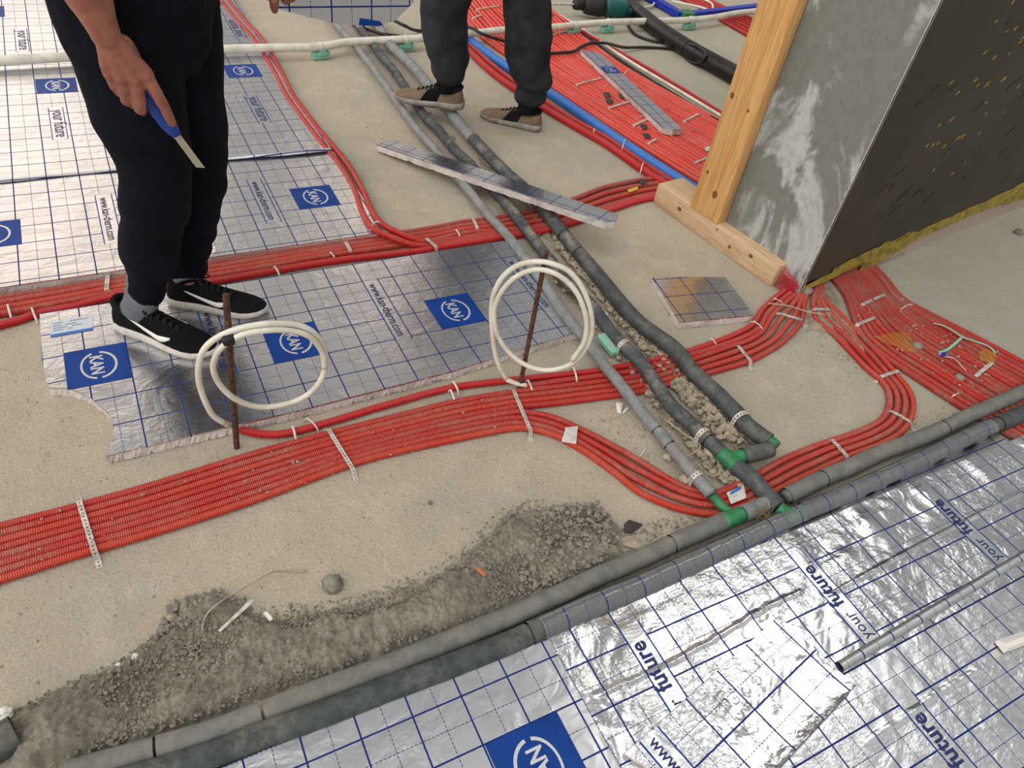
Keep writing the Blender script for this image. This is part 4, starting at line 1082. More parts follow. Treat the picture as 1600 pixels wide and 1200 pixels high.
# ---------------------------------------------------------------- reinforcement bars with coiled white pipe
def rebar(px, top, label):
    b = U(px[0], px[1], 0); t = UY(top[0], top[1], b.y); t.z = .468
    bm = bmesh.new(); path = resample([b, t], step=.004)
    add_tube(bm, path, .0062, 8, True, None, rfun=lambda L, a: 1 + (.16 if (L + .004 * math.sin(a)) % .009 < .0035 else 0) + (.12 if abs(math.sin(a)) < .25 else 0))
    # the screed broken up around its foot
    return tag(link('rebar', bm, M['rust'], smooth=False), label, 'reinforcement bar', 'reinforcement bars'), b, t
r1, rb1, rt1 = rebar((370, 700), (353, 460), 'rusty reinforcement bar standing left, by the trainers')
r2, rb2, rt2 = rebar((812, 606), (854, 393), 'rusty reinforcement bar standing right, by the slim grey pipe')
def coil(label, base, pts, end, tie_px):
    """loose turns of white pipe hanging in the upright plane of the bar, its end pushed into a conduit"""
    nrm = Vector((CAM.x - base.x, CAM.y - base.y, 0)).normalized(); n = len(pts)
    P = [UP(x, y, base, nrm) + nrm * (.014 + .018 * i / n) for i, (x, y) in enumerate(pts)]
    bm = bmesh.new(); add_tube(bm, smoothpath(P, .010), .0068, 12, True)
    o = link('pipe_coil', bm, M['white']); tag(o, label, 'pipe coil', 'white pipe coils on bars')
    bm = bmesh.new(); add_tube(bm, smoothpath([P[0], P[0].lerp(U(*end), .5) - EZ * .004, U(*end)], .01), .0068, 12, True); link('loose_end', bm, M['white'], o)
    if tie_px:
        q = UP(*tie_px, base, nrm)
        bm = bmesh.new(); add_box(bm, q + nrm * .018, (.026, .040, .022), None, .006); k_ = link('tape_wrap', bm, M['rubber'], o); k_['label'] = 'black tape wrap'
    return o
coil('white pipe coiled in two turns on the left rusty bar, black tape', rb1, [(350, 655), (330, 640), (313, 602), (309, 566), (319, 536), (346, 515), (385, 502), (430, 497), (474, 503), (499, 525), (506, 555), (498, 585), (475, 609), (440, 622), (402, 625), (367, 613), (342, 590), (331, 562), (340, 535), (366, 515), (395, 506), (440, 503), (478, 512), (499, 537), (503, 562)], (371, 667, .012), (354, 519))
coil('white pipe coiled in two turns on the right rusty bar', rb2, [(792, 588), (777, 555), (770, 505), (771, 462), (784, 431), (806, 411), (832, 403), (862, 405), (893, 420), (915, 452), (926, 495), (919, 531), (896, 559), (862, 570), (830, 565), (800, 545), (780, 515), (774, 482), (781, 456), (798, 432), (822, 416), (850, 412), (880, 424), (904, 450), (917, 488), (914, 522), (895, 552)], (826, 603, .012), None)

# ---------------------------------------------------------------- loose material: cement spill, sand and rubble between the pipes
def inpoly(x, y, P):
    c = False; j = len(P) - 1
    for i in range(len(P)):
        if (P[i].y > y) != (P[j].y > y) and x < (P[j].x - P[i].x) * (y - P[i].y) / (P[j].y - P[i].y) + P[i].x: c = not c
        j = i
    return c
def edist(x, y, P):
    best = 9
    for a, b in zip(P, P[1:] + P[:1]):
        d = b - a; t = max(0, min(1, ((x - a.x) * d.x + (y - a.y) * d.y) / max(1e-9, d.x ** 2 + d.y ** 2)))
        best = min(best, math.hypot(x - a.x - d.x * t, y - a.y - d.y * t))
    return best
def mound(name, pix, mat, label, hmax, ramp, res, amp, extra=None, cat='spill'):
    P = [U(*p) for p in pix]
    P = densify(P, .012)
    P = [p + Vector((noise.noise(p * 14) * .02 + noise.noise(p * 60) * .012, noise.noise(p * 14 + Vector((9, 0, 0))) * .02 + noise.noise(p * 60 + Vector((9, 0, 0))) * .012, 0)) for p in P]
    x0, x1 = min(p.x for p in P), max(p.x for p in P); y0, y1 = min(p.y for p in P), max(p.y for p in P)
    kd = KDTree(len(P))
    for i, p in enumerate(P): kd.insert((p.x, p.y, 0), i)
    kd.balance()
    bm = bmesh.new(); g = {}
    nx, ny = int((x1 - x0) / res) + 1, int((y1 - y0) / res) + 1
    for i in range(nx + 1):
        x = x0 + i * res
        cr = sorted(a.y + (b.y - a.y) * (x - a.x) / (b.x - a.x) for a, b in zip(P, P[1:] + P[:1]) if (a.x > x) != (b.x > x))
        for j in range(ny + 1):
            y = y0 + j * res
            if sum(1 for c in cr if c < y) % 2 == 0: continue
            d = kd.find((x, y, 0))[2]; t = min(1, d / ramp); t = t * t * (3 - 2 * t)
            v = Vector((x, y, 0))
            n = .55 + .6 * noise.noise(v * 9) + .3 * noise.noise(v * 28)
            f = abs(noise.noise(v * 40)) * amp * .5 + abs(noise.noise(v * 105)) * amp + abs(noise.noise(v * 210)) * amp * .8
            h = -.001 + t * (hmax * max(.15, n) + f) + (extra(x, y) if extra else 0) * t
            g[i, j] = bm.verts.new((x, y, h))
    for i in range(nx):
        for j in range(ny):
            q = [g.get(k) for k in ((i, j), (i + 1, j), (i + 1, j + 1), (i, j + 1))]
            if all(q): bm.faces.new(q)
    o = link(name, bm, mat, smooth=True); o['kind'] = 'stuff'; tag(o, label, cat)
    return P
hump = lambda px, py, r, h: (lambda x, y, c=U(px, py): h * math.exp(-((x - c.x) ** 2 + (y - c.y) ** 2) / r ** 2))
hs = [hump(75, 1155, .07, .035), hump(215, 1090, .05, -.01), hump(560, 1010, .07, .014), hump(400, 1040, .06, .012), hump(700, 930, .07, .016), hump(300, 1120, .06, .012), hump(810, 840, .05, .012), hump(640, 965, .05, .012), hump(480, 1020, .05, .012)]
SP = mound('cement_spill', [(-30, 1150), (0, 1122), (60, 1092), (120, 1066), (190, 1037), (240, 1004), (262, 960), (312, 928), (350, 918), (378, 932), (420, 962), (470, 968), (540, 950), (620, 936), (690, 900), (735, 865), (760, 838), (790, 806), (850, 792), (920, 782), (955, 800), (975, 828), (968, 860), (985, 874), (930, 893), (880, 916), (800, 950), (700, 990), (600, 1030), (500, 1066), (400, 1104), (325, 1134), (232, 1162), (150, 1186), (60, 1215), (-20, 1215)],
      M['mortar'], 'rough grey cement spill heaped along the long grey pipe', .018, .030, .0042, .0135, lambda x, y: sum(h(x, y) for h in hs))
mound('sand_bed', [(700, 228), (742, 248), (800, 318), (850, 380), (868, 398), (915, 470), (975, 548), (1040, 610), (1100, 682), (1150, 730), (1190, 772), (1150, 768), (1112, 752), (1060, 690), (1010, 630), (960, 560), (905, 485), (850, 405), (790, 345), (740, 290)], M['sand'], 'dusty sand strewn between the slim and the middle pipe', .012, .03, .0055, .008, cat='sand')
mound('sand_bed', [(742, 238), (790, 285), (850, 345), (885, 392), (930, 450), (990, 515), (1045, 558), (1090, 605), (1140, 660), (1190, 700), (1175, 716), (1130, 700), (1075, 640), (1020, 580), (965, 512), (915, 450), (868, 395), (815, 335), (765, 285)], M['sand'], 'dusty sand strewn between the middle and the thickest pipe', .012, .03, .0055, .008, cat='sand')
ICO = {}
for _s in (1, 2):
    _b = bmesh.new(); bmesh.ops.create_icosphere(_b, subdivisions=_s, radius=1); _b.verts.index_update()
    ICO[_s] = ([v.co.copy() for v in _b.verts], [[v.index for v in f.verts] for f in _b.faces]); _b.free()
mound('sand_bed', [(1268, 452), (1296, 446), (1312, 470), (1318, 490), (1345, 525), (1368, 552), (1345, 560), (1312, 534), (1288, 520), (1262, 512), (1258, 490)], M['sand'], 'cement dust heaped over the conduits where they leave the pillar', .016, .03, .0055, .008, cat='dust')
def stones(name, regions, mat, label, cat, seed, keep=None):
    """crushed bits as one uncountable object; regions: (pixel polygon, count, smallest, largest, height)"""
    random.seed(seed); bm = bmesh.new()
    for pix, n, r0, r1, z in regions:
        P = [U(*p) for p in pix]; x0, x1 = min(p.x for p in P), max(p.x for p in P); y0, y1 = min(p.y for p in P), max(p.y for p in P)
        k = 0; tries = 0
        while k < n and tries < n * 40:
            tries += 1
            x, y = random.uniform(x0, x1), random.uniform(y0, y1)
            if not inpoly(x, y, P): continue
            if keep and not keep(x, y): continue
            k += 1; r = r0 + (r1 - r0) * random.random() ** 3
            tv, tf = ICO[1 if r < .006 else 2]
            sx, sy, sz = r * random.uniform(.7, 1.3), r * random.uniform(.6, 1.1), r * random.uniform(.45, .8); a = random.uniform(0, PI); o = random.uniform(0, 99)
            h_ = random.uniform(.96, 1.04); nv = []
            for c in tv:
                q = c * (1 + .55 * noise.noise(c * 1.1 + Vector((o, 0, 0))))
                nv.append(Vector((x + (q.x * sx) * math.cos(a) - q.y * sy * math.sin(a), y + q.x * sx * math.sin(a) + q.y * sy * math.cos(a), z * h_ + q.z * sz + sz * .5)))
            nv = [bm.verts.new(c) for c in nv]
            for f in tf: bm.faces.new([nv[i] for i in f])
    o = link(name, bm, mat, smooth=False); o['kind'] = 'stuff'; return tag(o, label, cat)
cor12 = [(806, 352), (850, 398), (905, 470), (960, 540), (1020, 610), (1075, 672), (1130, 725), (1180, 765), (1140, 765), (1105, 740), (1055, 680), (1005, 615), (950, 545), (895, 470), (850, 405)]
cor23 = [(860, 360), (900, 410), (950, 470), (1000, 520), (1050, 565), (1100, 612), (1150, 665), (1165, 700), (1120, 690), (1065, 630), (1010, 565), (955, 495), (905, 435), (870, 395)]
_mid = [Vector(p[:2]) for p in pxpath([(900, 596), (960, 592), (1010, 583), (1060, 572), (1120, 555)], .0, .02)]
stones('rubble', [(cor12, 800, .002, .011, .012), (cor23, 1500, .002, .012, .014), ([(740, 262), (800, 320), (845, 372), (825, 380), (775, 320)], 120, .002, .006, .012), ([(620, 110), (700, 200), (720, 235), (690, 205), (610, 120)], 60, .002, .007, .004)], M['stone'], 'crushed sandy rubble filling the gaps between the three diagonal pipes', 'rubble', 21, lambda x, y: not (min((Vector((x, y)) - q).length for q in _mid) < .065 and random.random() < .93))
stones('crumbs', [([(790, 850), (850, 800), (930, 790), (970, 850), (940, 885), (880, 905), (820, 930)], 650, .0015, .009, .018), ([(245, 1000), (265, 945), (340, 925), (385, 935), (360, 990), (300, 1020)], 420, .0015, .009, .006), ([(0, 1150), (150, 1060), (400, 980), (700, 900), (800, 930), (600, 1020), (300, 1130), (100, 1195)], 2600, .0012, .004, .020), ([(0, 1128), (60, 1086), (190, 1030), (250, 985), (270, 1010), (190, 1062), (60, 1112)], 500, .001, .004, .001), ([(400, 950), (540, 935), (690, 880), (790, 790), (860, 775), (800, 830), (700, 905), (540, 965), (420, 985)], 700, .001, .004, .001), ([(960, 830), (1080, 800), (1120, 820), (1040, 850), (960, 880)], 240, .0015, .005, .001)], M['stoned'], 'grey lumps and crumbs scattered over the cement spill', 'crumbs', 22)
SPX = [(0, 1125), (60, 1094), (190, 1040), (262, 985), (312, 960), (420, 968), (540, 955), (690, 905), (790, 812), (900, 790), (955, 810), (960, 880), (800, 945), (600, 1025), (400, 1098), (232, 1155), (120, 1190), (0, 1200)]
stones('cement_crumbs', [(SPX, 5200, .0012, .0060, .015)], M['mortar'], 'fine crumbly grains covering the grey cement spill', 'crumbs', 31)
stones('grit', [([(0, 950), (600, 740), (800, 690), (960, 780), (760, 830), (700, 900), (250, 950), (150, 1040), (0, 1090)], 300, .0008, .0035, .0), ([(0, 560), (60, 540), (170, 720), (330, 700), (0, 800)], 120, .0008, .003, 0), ([(900, 380), (1030, 330), (1220, 450), (1150, 480), (1000, 440)], 140, .0008, .003, 0), ([(430, 100), (520, 90), (740, 300), (600, 350)], 200, .001, .004, 0), ([(1180, 590), (1270, 530), (1380, 620), (1250, 680)], 120, .0008, .003, 0), ([(850, 690), (1000, 610), (1100, 740), (1050, 745), (930, 680)], 260, .001, .005, 0), ([(1380, 460), (1600, 370), (1600, 560)], 80, .001, .003, 0), ([(1240, 500), (1320, 520), (1400, 590), (1330, 600)], 160, .001, .005, .002), ([(1410, 660), (1480, 630), (1500, 650), (1420, 700)], 150, .001, .004, 0)], M['stone'], 'fine grit scattered over the bare screed floor', 'grit', 23)
stones('dust_chips', [([(0, 820), (800, 620), (830, 665), (0, 905)], 110, .0012, .004, .022), ([(1300, 470), (1400, 470), (1590, 580), (1500, 620), (1400, 570)], 150, .0015, .006, .024), ([(900, 130), (1100, 190), (1090, 260), (960, 190)], 60, .002, .007, .027), ([(980, 570), (1080, 550), (1090, 590), (1010, 615)], 80, .0015, .005, .021)], M['stone'], 'pale crumbs of plaster lying on the red conduits', 'chips', 24)

# ---------------------------------------------------------------- small pieces lying about
def flat(name, pix, z, th, mat, label, cat, curl=0, group=None, zs=None):
    bm = bmesh.new()
    top = [U(x, y, (zs[i] if zs else z)) for i, (x, y) in enumerate(pix)]
    c = sum(top, Vector()) / len(top)
    P = []
    for i, (a, b) in enumerate(zip(top, top[1:] + top[:1])):
        for k in range(4): P.append(a.lerp(b, k / 4))
    vc = bm.verts.new(c + EZ * (th + curl)); up = [bm.verts.new(p + EZ * th) for p in P]; dn = [bm.verts.new(p) for p in P]; dc = bm.verts.new(c + EZ * curl)
    for i in range(len(P)):
        j = (i + 1) % len(P)
        bm.faces.new((up[i], up[j], vc)); bm.faces.new((dn[j], dn[i], dc)); bm.faces.new((dn[i], dn[j], up[j], up[i]))
    bmesh.ops.recalc_face_normals(bm, faces=bm.faces)
    return tag(link(name, bm, mat, smooth=False), label, cat, group)
flat('tape_piece', [(884, 668), (903, 666), (900, 694), (877, 690)], .0215, .001, M['paper'], 'crinkled pale tape stuck across the four bending conduits', 'tape', .002)
o = flat('tape_piece', [(1135, 770), (1162, 758), (1166, 778), (1142, 788)], .0215, .001, M['paper'], 'scrap of white tape with blue print between the green tees', 'tape', .002)
bm = bmesh.new(); quadm([U(1142, 768, .0245), U(1141, 773, .0245), U(1158, 764, .0245), U(1158, 759, .0245)], 0, 0)
k = link('print', bm, M['stickb'], o, smooth=False); k['label'] = 'blue print'
flat('cardboard_piece', [(970, 852), (985, 845), (1018, 848), (1014, 860), (1003, 862)], .004, .004, M['card'], 'torn dusty cardboard scrap beside the long grey pipe', 'cardboard', .006)
flat('rubber_scrap', [(975, 820), (982, 814), (1004, 821), (986, 833), (976, 833)], .006, .005, M['dkb'], 'dark curled rubber scrap on the sand by the grey pipe', 'scrap', .008)
flat('plastic_shard', [(962, 630), (973, 631), (970, 647), (964, 645)], .003, .004, M['chip'], 'larger white shard under the slim pipe', 'shard', .004)
flat('plastic_shard', [(972, 645), (979, 637), (983, 639), (975, 646)], .002, .003, M['chip'], 'smaller white shard beside a bigger one under the slim pipe', 'shard', .002)
flat('terracotta_splinter', [(742, 890), (746, 886), (760, 897), (757, 903)], .022, .005, M['terra'], 'orange terracotta splinter on the cement spill', 'splinter', .002)
flat('white_stick', [(412, 960), (417, 957), (427, 968), (422, 972)], .016, .005, M['chip'], 'short white stick lying in the cement spill', 'stick')
flat('metal_strip', [(341, 986), (345, 988), (398, 940), (393, 936)], .022, .003, M['steel'], 'short galvanised strip lying on the crumbled cement', 'metal strip')
tag(tubeobj('wire', smoothpath([U(*p) for p in ((315, 985, .02), (322, 962, .026), (345, 940, .03), (400, 908, .024), (425, 894, .02), (445, 893, .012), (478, 893, .004))], .01), .0018, M['card']), 'thin bent pale wire curving over the crumbled cement', 'wire')
tag(tubeobj('wire', smoothpath([U(*p) for p in ((1020, 642, .03), (1045, 660, .034), (1075, 682, .03), (1090, 690, .026), (1094, 698, .022), (1086, 706, .02), (1070, 712, .018), (1055, 700, .02), (1040, 680, .022), (1034, 660, .024))], .008), .0022, M['card']), 'looped pale string lying on the rubble between two pipes', 'string')
tag(tubeobj('wire', smoothpath([U(*p) for p in ((1085, 720, .02), (1100, 735, .022), (1115, 744, .024), (1125, 736, .026), (1122, 722, .026), (1112, 705, .024))], .008), .0022, M['card']), 'pale string bent in a hook above the lower green elbow', 'string')
tag(tubeobj('wire', smoothpath([U(*p) for p in ((996, 716, .003), (1004, 708, .006), (1008, 702, .003))], .005), .0015, M['chip']), 'short cream wire end beside the bending conduits', 'wire')
tag(tubeobj('wire', smoothpath([U(*p) for p in ((1200, 474, .03), (1232, 478, .032), (1262, 487, .03), (1290, 492, .026))], .008), .0022, M['card']), 'pale wire stretched over the dusty conduits below the corner bead', 'wire')
# mint block beside the middle pipe
o = empty('plastic_wedge', U(950, 540), 'mint green plastic wedge lying against the middle pipe', 'wedge'); a, b = U(938, 524, .03), U(962, 553, .02); d = (b - a).normalized()
bm = bmesh.new(); add_box(bm, (a + b) / 2, ((b - a).length, .030, .020), Matrix((d, EZ.cross(d).normalized(), d.cross(EZ.cross(d).normalized()))).transposed(), .004)
link_local('body', bm, M['mint'], o, smooth=False)
q = U(938, 489, .04); bm = bmesh.new(); add_tube(bm, smoothpath([U(930, 483, .03), U(942, 489, .03), U(950, 492, .026)], .004), lambda t: .010 if t < .6 else .006, 10, True)
tag(link('plastic_nozzle', bm, M['paper']), 'small clear plastic nozzle in the rubble beyond the middle pipe', 'nozzle')
# clump
for (x, y, r, l, mt) in ((520, 916, .022, 'dark cement clump alone on the clean floor above the spill', 'stoned'), (672, 787, .006, 'small dark pebble alone on the bare floor', 'stoned'), (270, 968, .011, 'rounded grey stone at the upper rim of the crumbled cement', 'stone'), (212, 1028, .008, 'pale stone at the upper rim of the cement spill', 'chip'), (185, 1042, .007, 'small pale stone left of another on the cement spill rim', 'chip'),
                       (10, 1118, .014, 'pale stone at the left picture edge beside the spill', 'chip'), (1065, 757, .016, 'cement lump in the rubble beside the slim pipe', 'stone'), (1040, 722, .014, 'cement lump left of the slim pipe', 'stone'), (1105, 715, .017, 'biggest cement lump in the rubble above the lower elbow', 'stone'), (870, 447, .013, 'flat pale stone left of the middle pipe near the right coil', 'stone'), (882, 460, .012, 'second flat stone beside the middle pipe inside the coil', 'stone'),
                       (1590, 365, .02, 'dark stone at the right picture edge near the pillar foot', 'stoned')):
    c = U(x, y); bm = bmesh.new(); bmesh.ops.create_icosphere(bm, subdivisions=3, radius=r)
    for v in bm.verts:
        n = v.co.normalized(); v.co = v.co * (1 + .3 * noise.noise(n * 1.6 + c * 9) + .14 * noise.noise(n * 5 + c) + .08 * noise.noise(n * 11)); v.co.z *= .62
    for v in bm.verts: v.co += Vector((c.x, c.y, r * .5 + (.014 if 820 < x < 1120 else 0)))
    tag(link('stone', bm, M[mt]), l, 'stone')
# things on the dusty fan
def ribbon(name, pts, w, mat, label, cat, th=.0012, flatten=.3):
    bm = bmesh.new(); add_tube(bm, smoothpath([U(*p) for p in pts], .008), w, 6, True, ell=(1, flatten)); return tag(link(name, bm, mat), label, cat)
ribbon('plastic_strap', [(1458, 505, .03), (1472, 508, .03), (1485, 514, .034), (1502, 525, .032), (1520, 532, .03), (1545, 541, .03), (1556, 552, .028)], .004, M['mint'], 'long mint plastic strap curving along the dusty fan', 'plastic strap')
ribbon('plastic_strap', [(1503, 527, .034), (1494, 535, .034), (1482, 545, .03), (1468, 551, .03)], .0055, M['mint'], 'short wide mint plastic strap branching off the longer one', 'plastic strap')
ribbon('torn_tape', [(1466, 552, .028), (1475, 557, .03), (1486, 558, .032), (1496, 564, .03), (1503, 573, .028), (1510, 579, .026)], .003, M['paper'], 'torn twist of pale tape below the short mint strap', 'tape')
flat('tape_piece', [(1472, 551), (1478, 552), (1477, 558), (1469, 556)], .030, .003, M['navy'], 'tiny blue tape scrap below the short mint strap', 'tape', .001)
def meshscrap(name, c, du, dv, nu, nv, mat, label, taper=None):
    bm = bmesh.new(); C0 = U(*c, .028)
    f = lambda s, t: C0 + du * s + dv * t + EZ * (.003 * math.sin(s * 5 + t * 2) + .002)
    for i in range(nu + 1):
        s = i / nu * 2 - 1; w = taper(s) if taper else 1
        if w > .02: add_tube(bm, [f(s, -w + 2 * w * k / 6) for k in range(7)], .0007, 4)
    for j in range(nv + 1):
        t = j / nv * 2 - 1; pts = [f(k / 16 * 2 - 1, t) for k in range(17) if abs(t) <= (taper(k / 16 * 2 - 1) if taper else 1) + .02]
        if len(pts) > 1: add_tube(bm, pts, .0007, 4)
    return tag(link(name, bm, mat), label, 'mesh scrap')
a, b = U(1362, 528, .028), U(1425, 537, .028); dv = (U(1410, 546, .028) - U(1398, 520, .028)) / 2
meshscrap('mesh_scrap', (1395, 532), (b - a) / 2, dv, 15, 8, M['ymesh'], 'long pointed scrap of yellow mesh on the dusty fan', lambda s: max(.03, min(1, (s + 1) * .9)))
meshscrap('mesh_scrap', (1543, 557), (U(1557, 560, .028) - U(1530, 553, .028)) / 2, (U(1541, 567, .028) - U(1545, 548, .028)) / 2, 9, 8, M['ymesh'], 'roundish scrap of yellow mesh near the upper edge of the dusty fan', lambda s: math.sqrt(max(0, 1.05 - s * s)))
for (x, y, r, l) in ((1434, 540, .018, 'dark lump at the end of the pointed mesh scrap'), (1500, 590, .016, 'dark crumbly lump low on the dusty fan'), (1258, 452, .028, 'grey mortar lump under the corner bead')):
    c = U(x, y, .02); bm = bmesh.new(); bmesh.ops.create_icosphere(bm, subdivisions=3, radius=r)
    for v in bm.verts: n = v.co.normalized(); v.co = v.co * (1 + .35 * noise.noise(n * 2.2 + c * 9)); v.co.z *= .55; v.co += c
    tag(link('mortar_lump', bm, M['stoned']), l, 'mortar lump')
for (x, y, l) in ((1006, 198, 'black flake left of the white-edged offcut end'), (1010, 212, 'long black flake below the white-edged offcut end'), (952, 158, 'black flake on the wide bed left of the white-edged offcut'), (972, 150, 'black flake touching the white-edged offcut'), (948, 148, 'narrow black flake above another on the wide bed'), (1004, 284, 'black flake on the rear bundle at the sill timber end')):
    flat('black_flake', [(x - 6, y - 3), (x + 3, y - 4), (x + 7, y + 2), (x - 2, y + 5)], .026, .0015, M['dkb'], l, 'flake', .001)
flat('paper_scrap', [(980, 297), (996, 292), (997, 296), (983, 301)], .026, .002, M['ymesh'], 'yellowish strip lying on the rear bundle near the sill timber', 'scrap', .001)
flat('tape_piece', [(1101, 230), (1111, 229), (1113, 235), (1103, 237)], .027, .002, M['paper'], 'pale tape scrap on the wide bed near the wood post', 'tape', .002)
# white plastic corner piece at the right edge
o = empty('plastic_corner', U(1590, 1030, .025), 'white plastic angle lying on the foil at the right picture edge', 'plastic piece')
a, b, c_ = U(1562, 1013, .028), U(1640, 985, .028), U(1620, 1020, .028)
d = (b - a).normalized(); s = EZ.cross(d)
bm = bmesh.new()
prof = [(-.012, .0), (-.010, .022), (.000, .024), (.014, .014), (.016, .0)]
for off in (0,):
    r0 = [bm.verts.new(a + s * y + EZ * z) for y, z in prof]; r1_ = [bm.verts.new(b + s * y + EZ * z) for y, z in prof]
    for i in range(5): bm.faces.new((r0[i], r0[(i + 1) % 5], r1_[(i + 1) % 5], r1_[i]))
    bm.faces.new(r0[::-1]); bm.faces.new(r1_)
link_local('body', bm, M['chip'], o, smooth=False)
# blue duct corner and white cables at the far right
o = empty('blue_duct', U(1070, 22), 'dark blue plastic duct meeting at a corner beyond the white pipe', 'duct')
for a, b in (((985, -22), (1064, 24)), ((1078, 24), (1215, 8))):
    bm = bmesh.new(); A, B = U(*a, .03), U(*b, .03); d = (B - A).normalized(); add_box(bm, (A + B) / 2, ((B - A).length, .05, .045), Matrix((d, EZ.cross(d), EZ)).transposed(), .004)
    link_local('duct_run', bm, M['navy'], o, smooth=False)
bm = bmesh.new(); add_box(bm, U(1072, 24, .03), (.09, .09, .055), None, .006); link_local('corner_joint', bm, M['green'], o, smooth=False)
tag(tubeobj('white_cable', smoothpath([U(*p) for p in ((1015, -10, .02), (1022, 0, .02), (1020, 8, .02), (1005, 12, .02), (990, 14, .02), (960, 12, .01))], .03), .008, M['white']), 'thin white cable bent near the drill', 'cable')
tag(tubeobj('white_cable', smoothpath([U(*p) for p in ((1050, 2, .02), (1080, 8, .03), (1103, 14, .03), (1108, 20, .03), (1114, 12, .04), (1110, 4, .03), (1096, -2, .03))], .03), .008, M['white']), 'thin white cable looped behind the blue duct', 'cable')
# power drill with its cable
q = U(945, 22, .05); o = empty('power_drill', U(945, 24), 'green and black power drill lying beyond the white pipe', 'drill')
ax = [U(x, y, .07) for x, y in ((862, 4), (897, 6), (897, 6), (913, 8), (932, 10), (960, 12), (985, 13))]
dd_ = (ax[-1] - ax[0]).normalized()
def part(name, a, b, r0_, r1__, mat, ell=(1, 1)):
    bm = bmesh.new(); A = U(*a, .075); B = U(*b, .075)
    add_tube(bm, [A.lerp(B, k / 6) for k in range(7)], lambda t: (r0_ + (r1__ - r0_) * t) * (.88 if t in (0, 1) else 1), 14, True, ell=ell); return link_local(name, bm, mat, o)
part('drill_bit', (862, 6), (898, 7), .006, .009, M['steel']); part('chuck', (897, 7), (914, 7), .032, .036, M['rubber'])
part('gear_head', (913, 8), (944, 11), .052, .062, M['rubber']); part('motor_body', (943, 10), (980, 14), .064, .055, M['teal'])
bm = bmesh.new(); add_tube(bm, smoothpath([U(968, 10, .075), U(984, 0, .06), U(1000, -14, .05)], .02), .034, 12, True); link_local('handle', bm, M['rubber'], o)
bm = bmesh.new(); add_tube(bm, [U(978, 16, .05), U(984, 22, .045)], .03, 12, True); link_local('cord_guard', bm, M['teal'], o)
tag(tubeobj('power_cable', smoothpath([U(*p) for p in ((981, 20, .05), (979, 27, .03), (982, 40, .012), (993, 54, .01), (1020, 64, .01), (1052, 69, .012), (1076, 69, .085), (1092, 74, .10), (1103, 85, .09), (1099, 94, .06), (1088, 99, .02), (1076, 94, .01), (1066, 84, .008), (1050, 77, .008), (1010, 74, .010), (975, 74, .030), (950, 68, .034), (925, 67, .034), (908, 73, .034), (897, 80, .034), (880, 82, .034), (850, 82, .034), (800, 68, .034), (756, 54, .085), (735, 43, .09), (715, 46, .02), (655, 48, .01), (632, 40, .09), (612, 30, .088), (597, 25, .075), (580, 31, .085), (566, 41, .03), (580, 48, .03), (604, 54, .085), (622, 56, .03))], .025), .0085, M['cable']), 'black power cable snaking from the drill over pipes and conduits', 'cable')
# ---------------------------------------------------------------- people
def limb(bm, pts, radii, seg=16, ell=None):
    """rounded tapering limb through points; radii per point (or pairs)"""
    P = [Vector(p) for p in pts]; path = smoothpath(P, .02); n = len(path)
    L = [0]
    for a, b in zip(P, P[1:]): L.append(L[-1] + (b - a).length)
    def r(t):
        s = t * L[-1]
        for i in range(len(P) - 1):
            if s <= L[i + 1] + 1e-9:
                u = (s - L[i]) / max(1e-9, L[i + 1] - L[i]); u = u * u * (3 - 2 * u)
                return radii[i] + (radii[i + 1] - radii[i]) * u
        return radii[-1]
    add_tube(bm, path, r, seg, True, ell=ell)
    for p, q in ((path[0], radii[0]), (path[-1], radii[-1])):
        s = bmesh.ops.create_uvsphere(bm, u_segments=12, v_segments=8, radius=q * .99)['verts']
        for v in s: v.co += p
def ball(bm, c, r, sc=(1, 1, 1), rot=None):
    s = bmesh.ops.create_uvsphere(bm, u_segments=18, v_segments=12, radius=r)['verts']
    for v in s:
        q = Vector((v.co.x * sc[0], v.co.y * sc[1], v.co.z * sc[2])); v.co = (rot @ q if rot else q) + Vector(c)
def wrinkle(me, fn):
    me.update()
    ns = [v.normal.copy() for v in me.vertices]
    for v, n in zip(me.vertices, ns): v.co += n * fn(v.co)
def localise(me, loc):
    for v in me.vertices: v.co -= loc
def basis(fwd):
    f = Vector((fwd.x, fwd.y, 0)).normalized(); r = Vector((f.y, -f.x, 0)); return f, r
def add_head(bm, c, f, r):
    Rm = Matrix((f, r, EZ)).transposed()
    ball(bm, c, .1, (.95, .76, 1.15), Rm); ball(bm, c + f * .035 - EZ * .065, .062, (.95, .85, .85), Rm)   # skull, jaw
    limb(bm, [c + f * .088 + EZ * .01, c + f * .112 - EZ * .022], [.010, .015]); ball(bm, c + f * .088 - EZ * .055, .024, (.6, 1.2, .5), Rm)
    for s in (-1, 1):
        ball(bm, c + r * s * .076 - EZ * .01, .03, (.7, .25, 1.05), Rm); ball(bm, c + f * .075 + r * s * .032 + EZ * .028, .018, (.6, 1.4, .4), Rm)
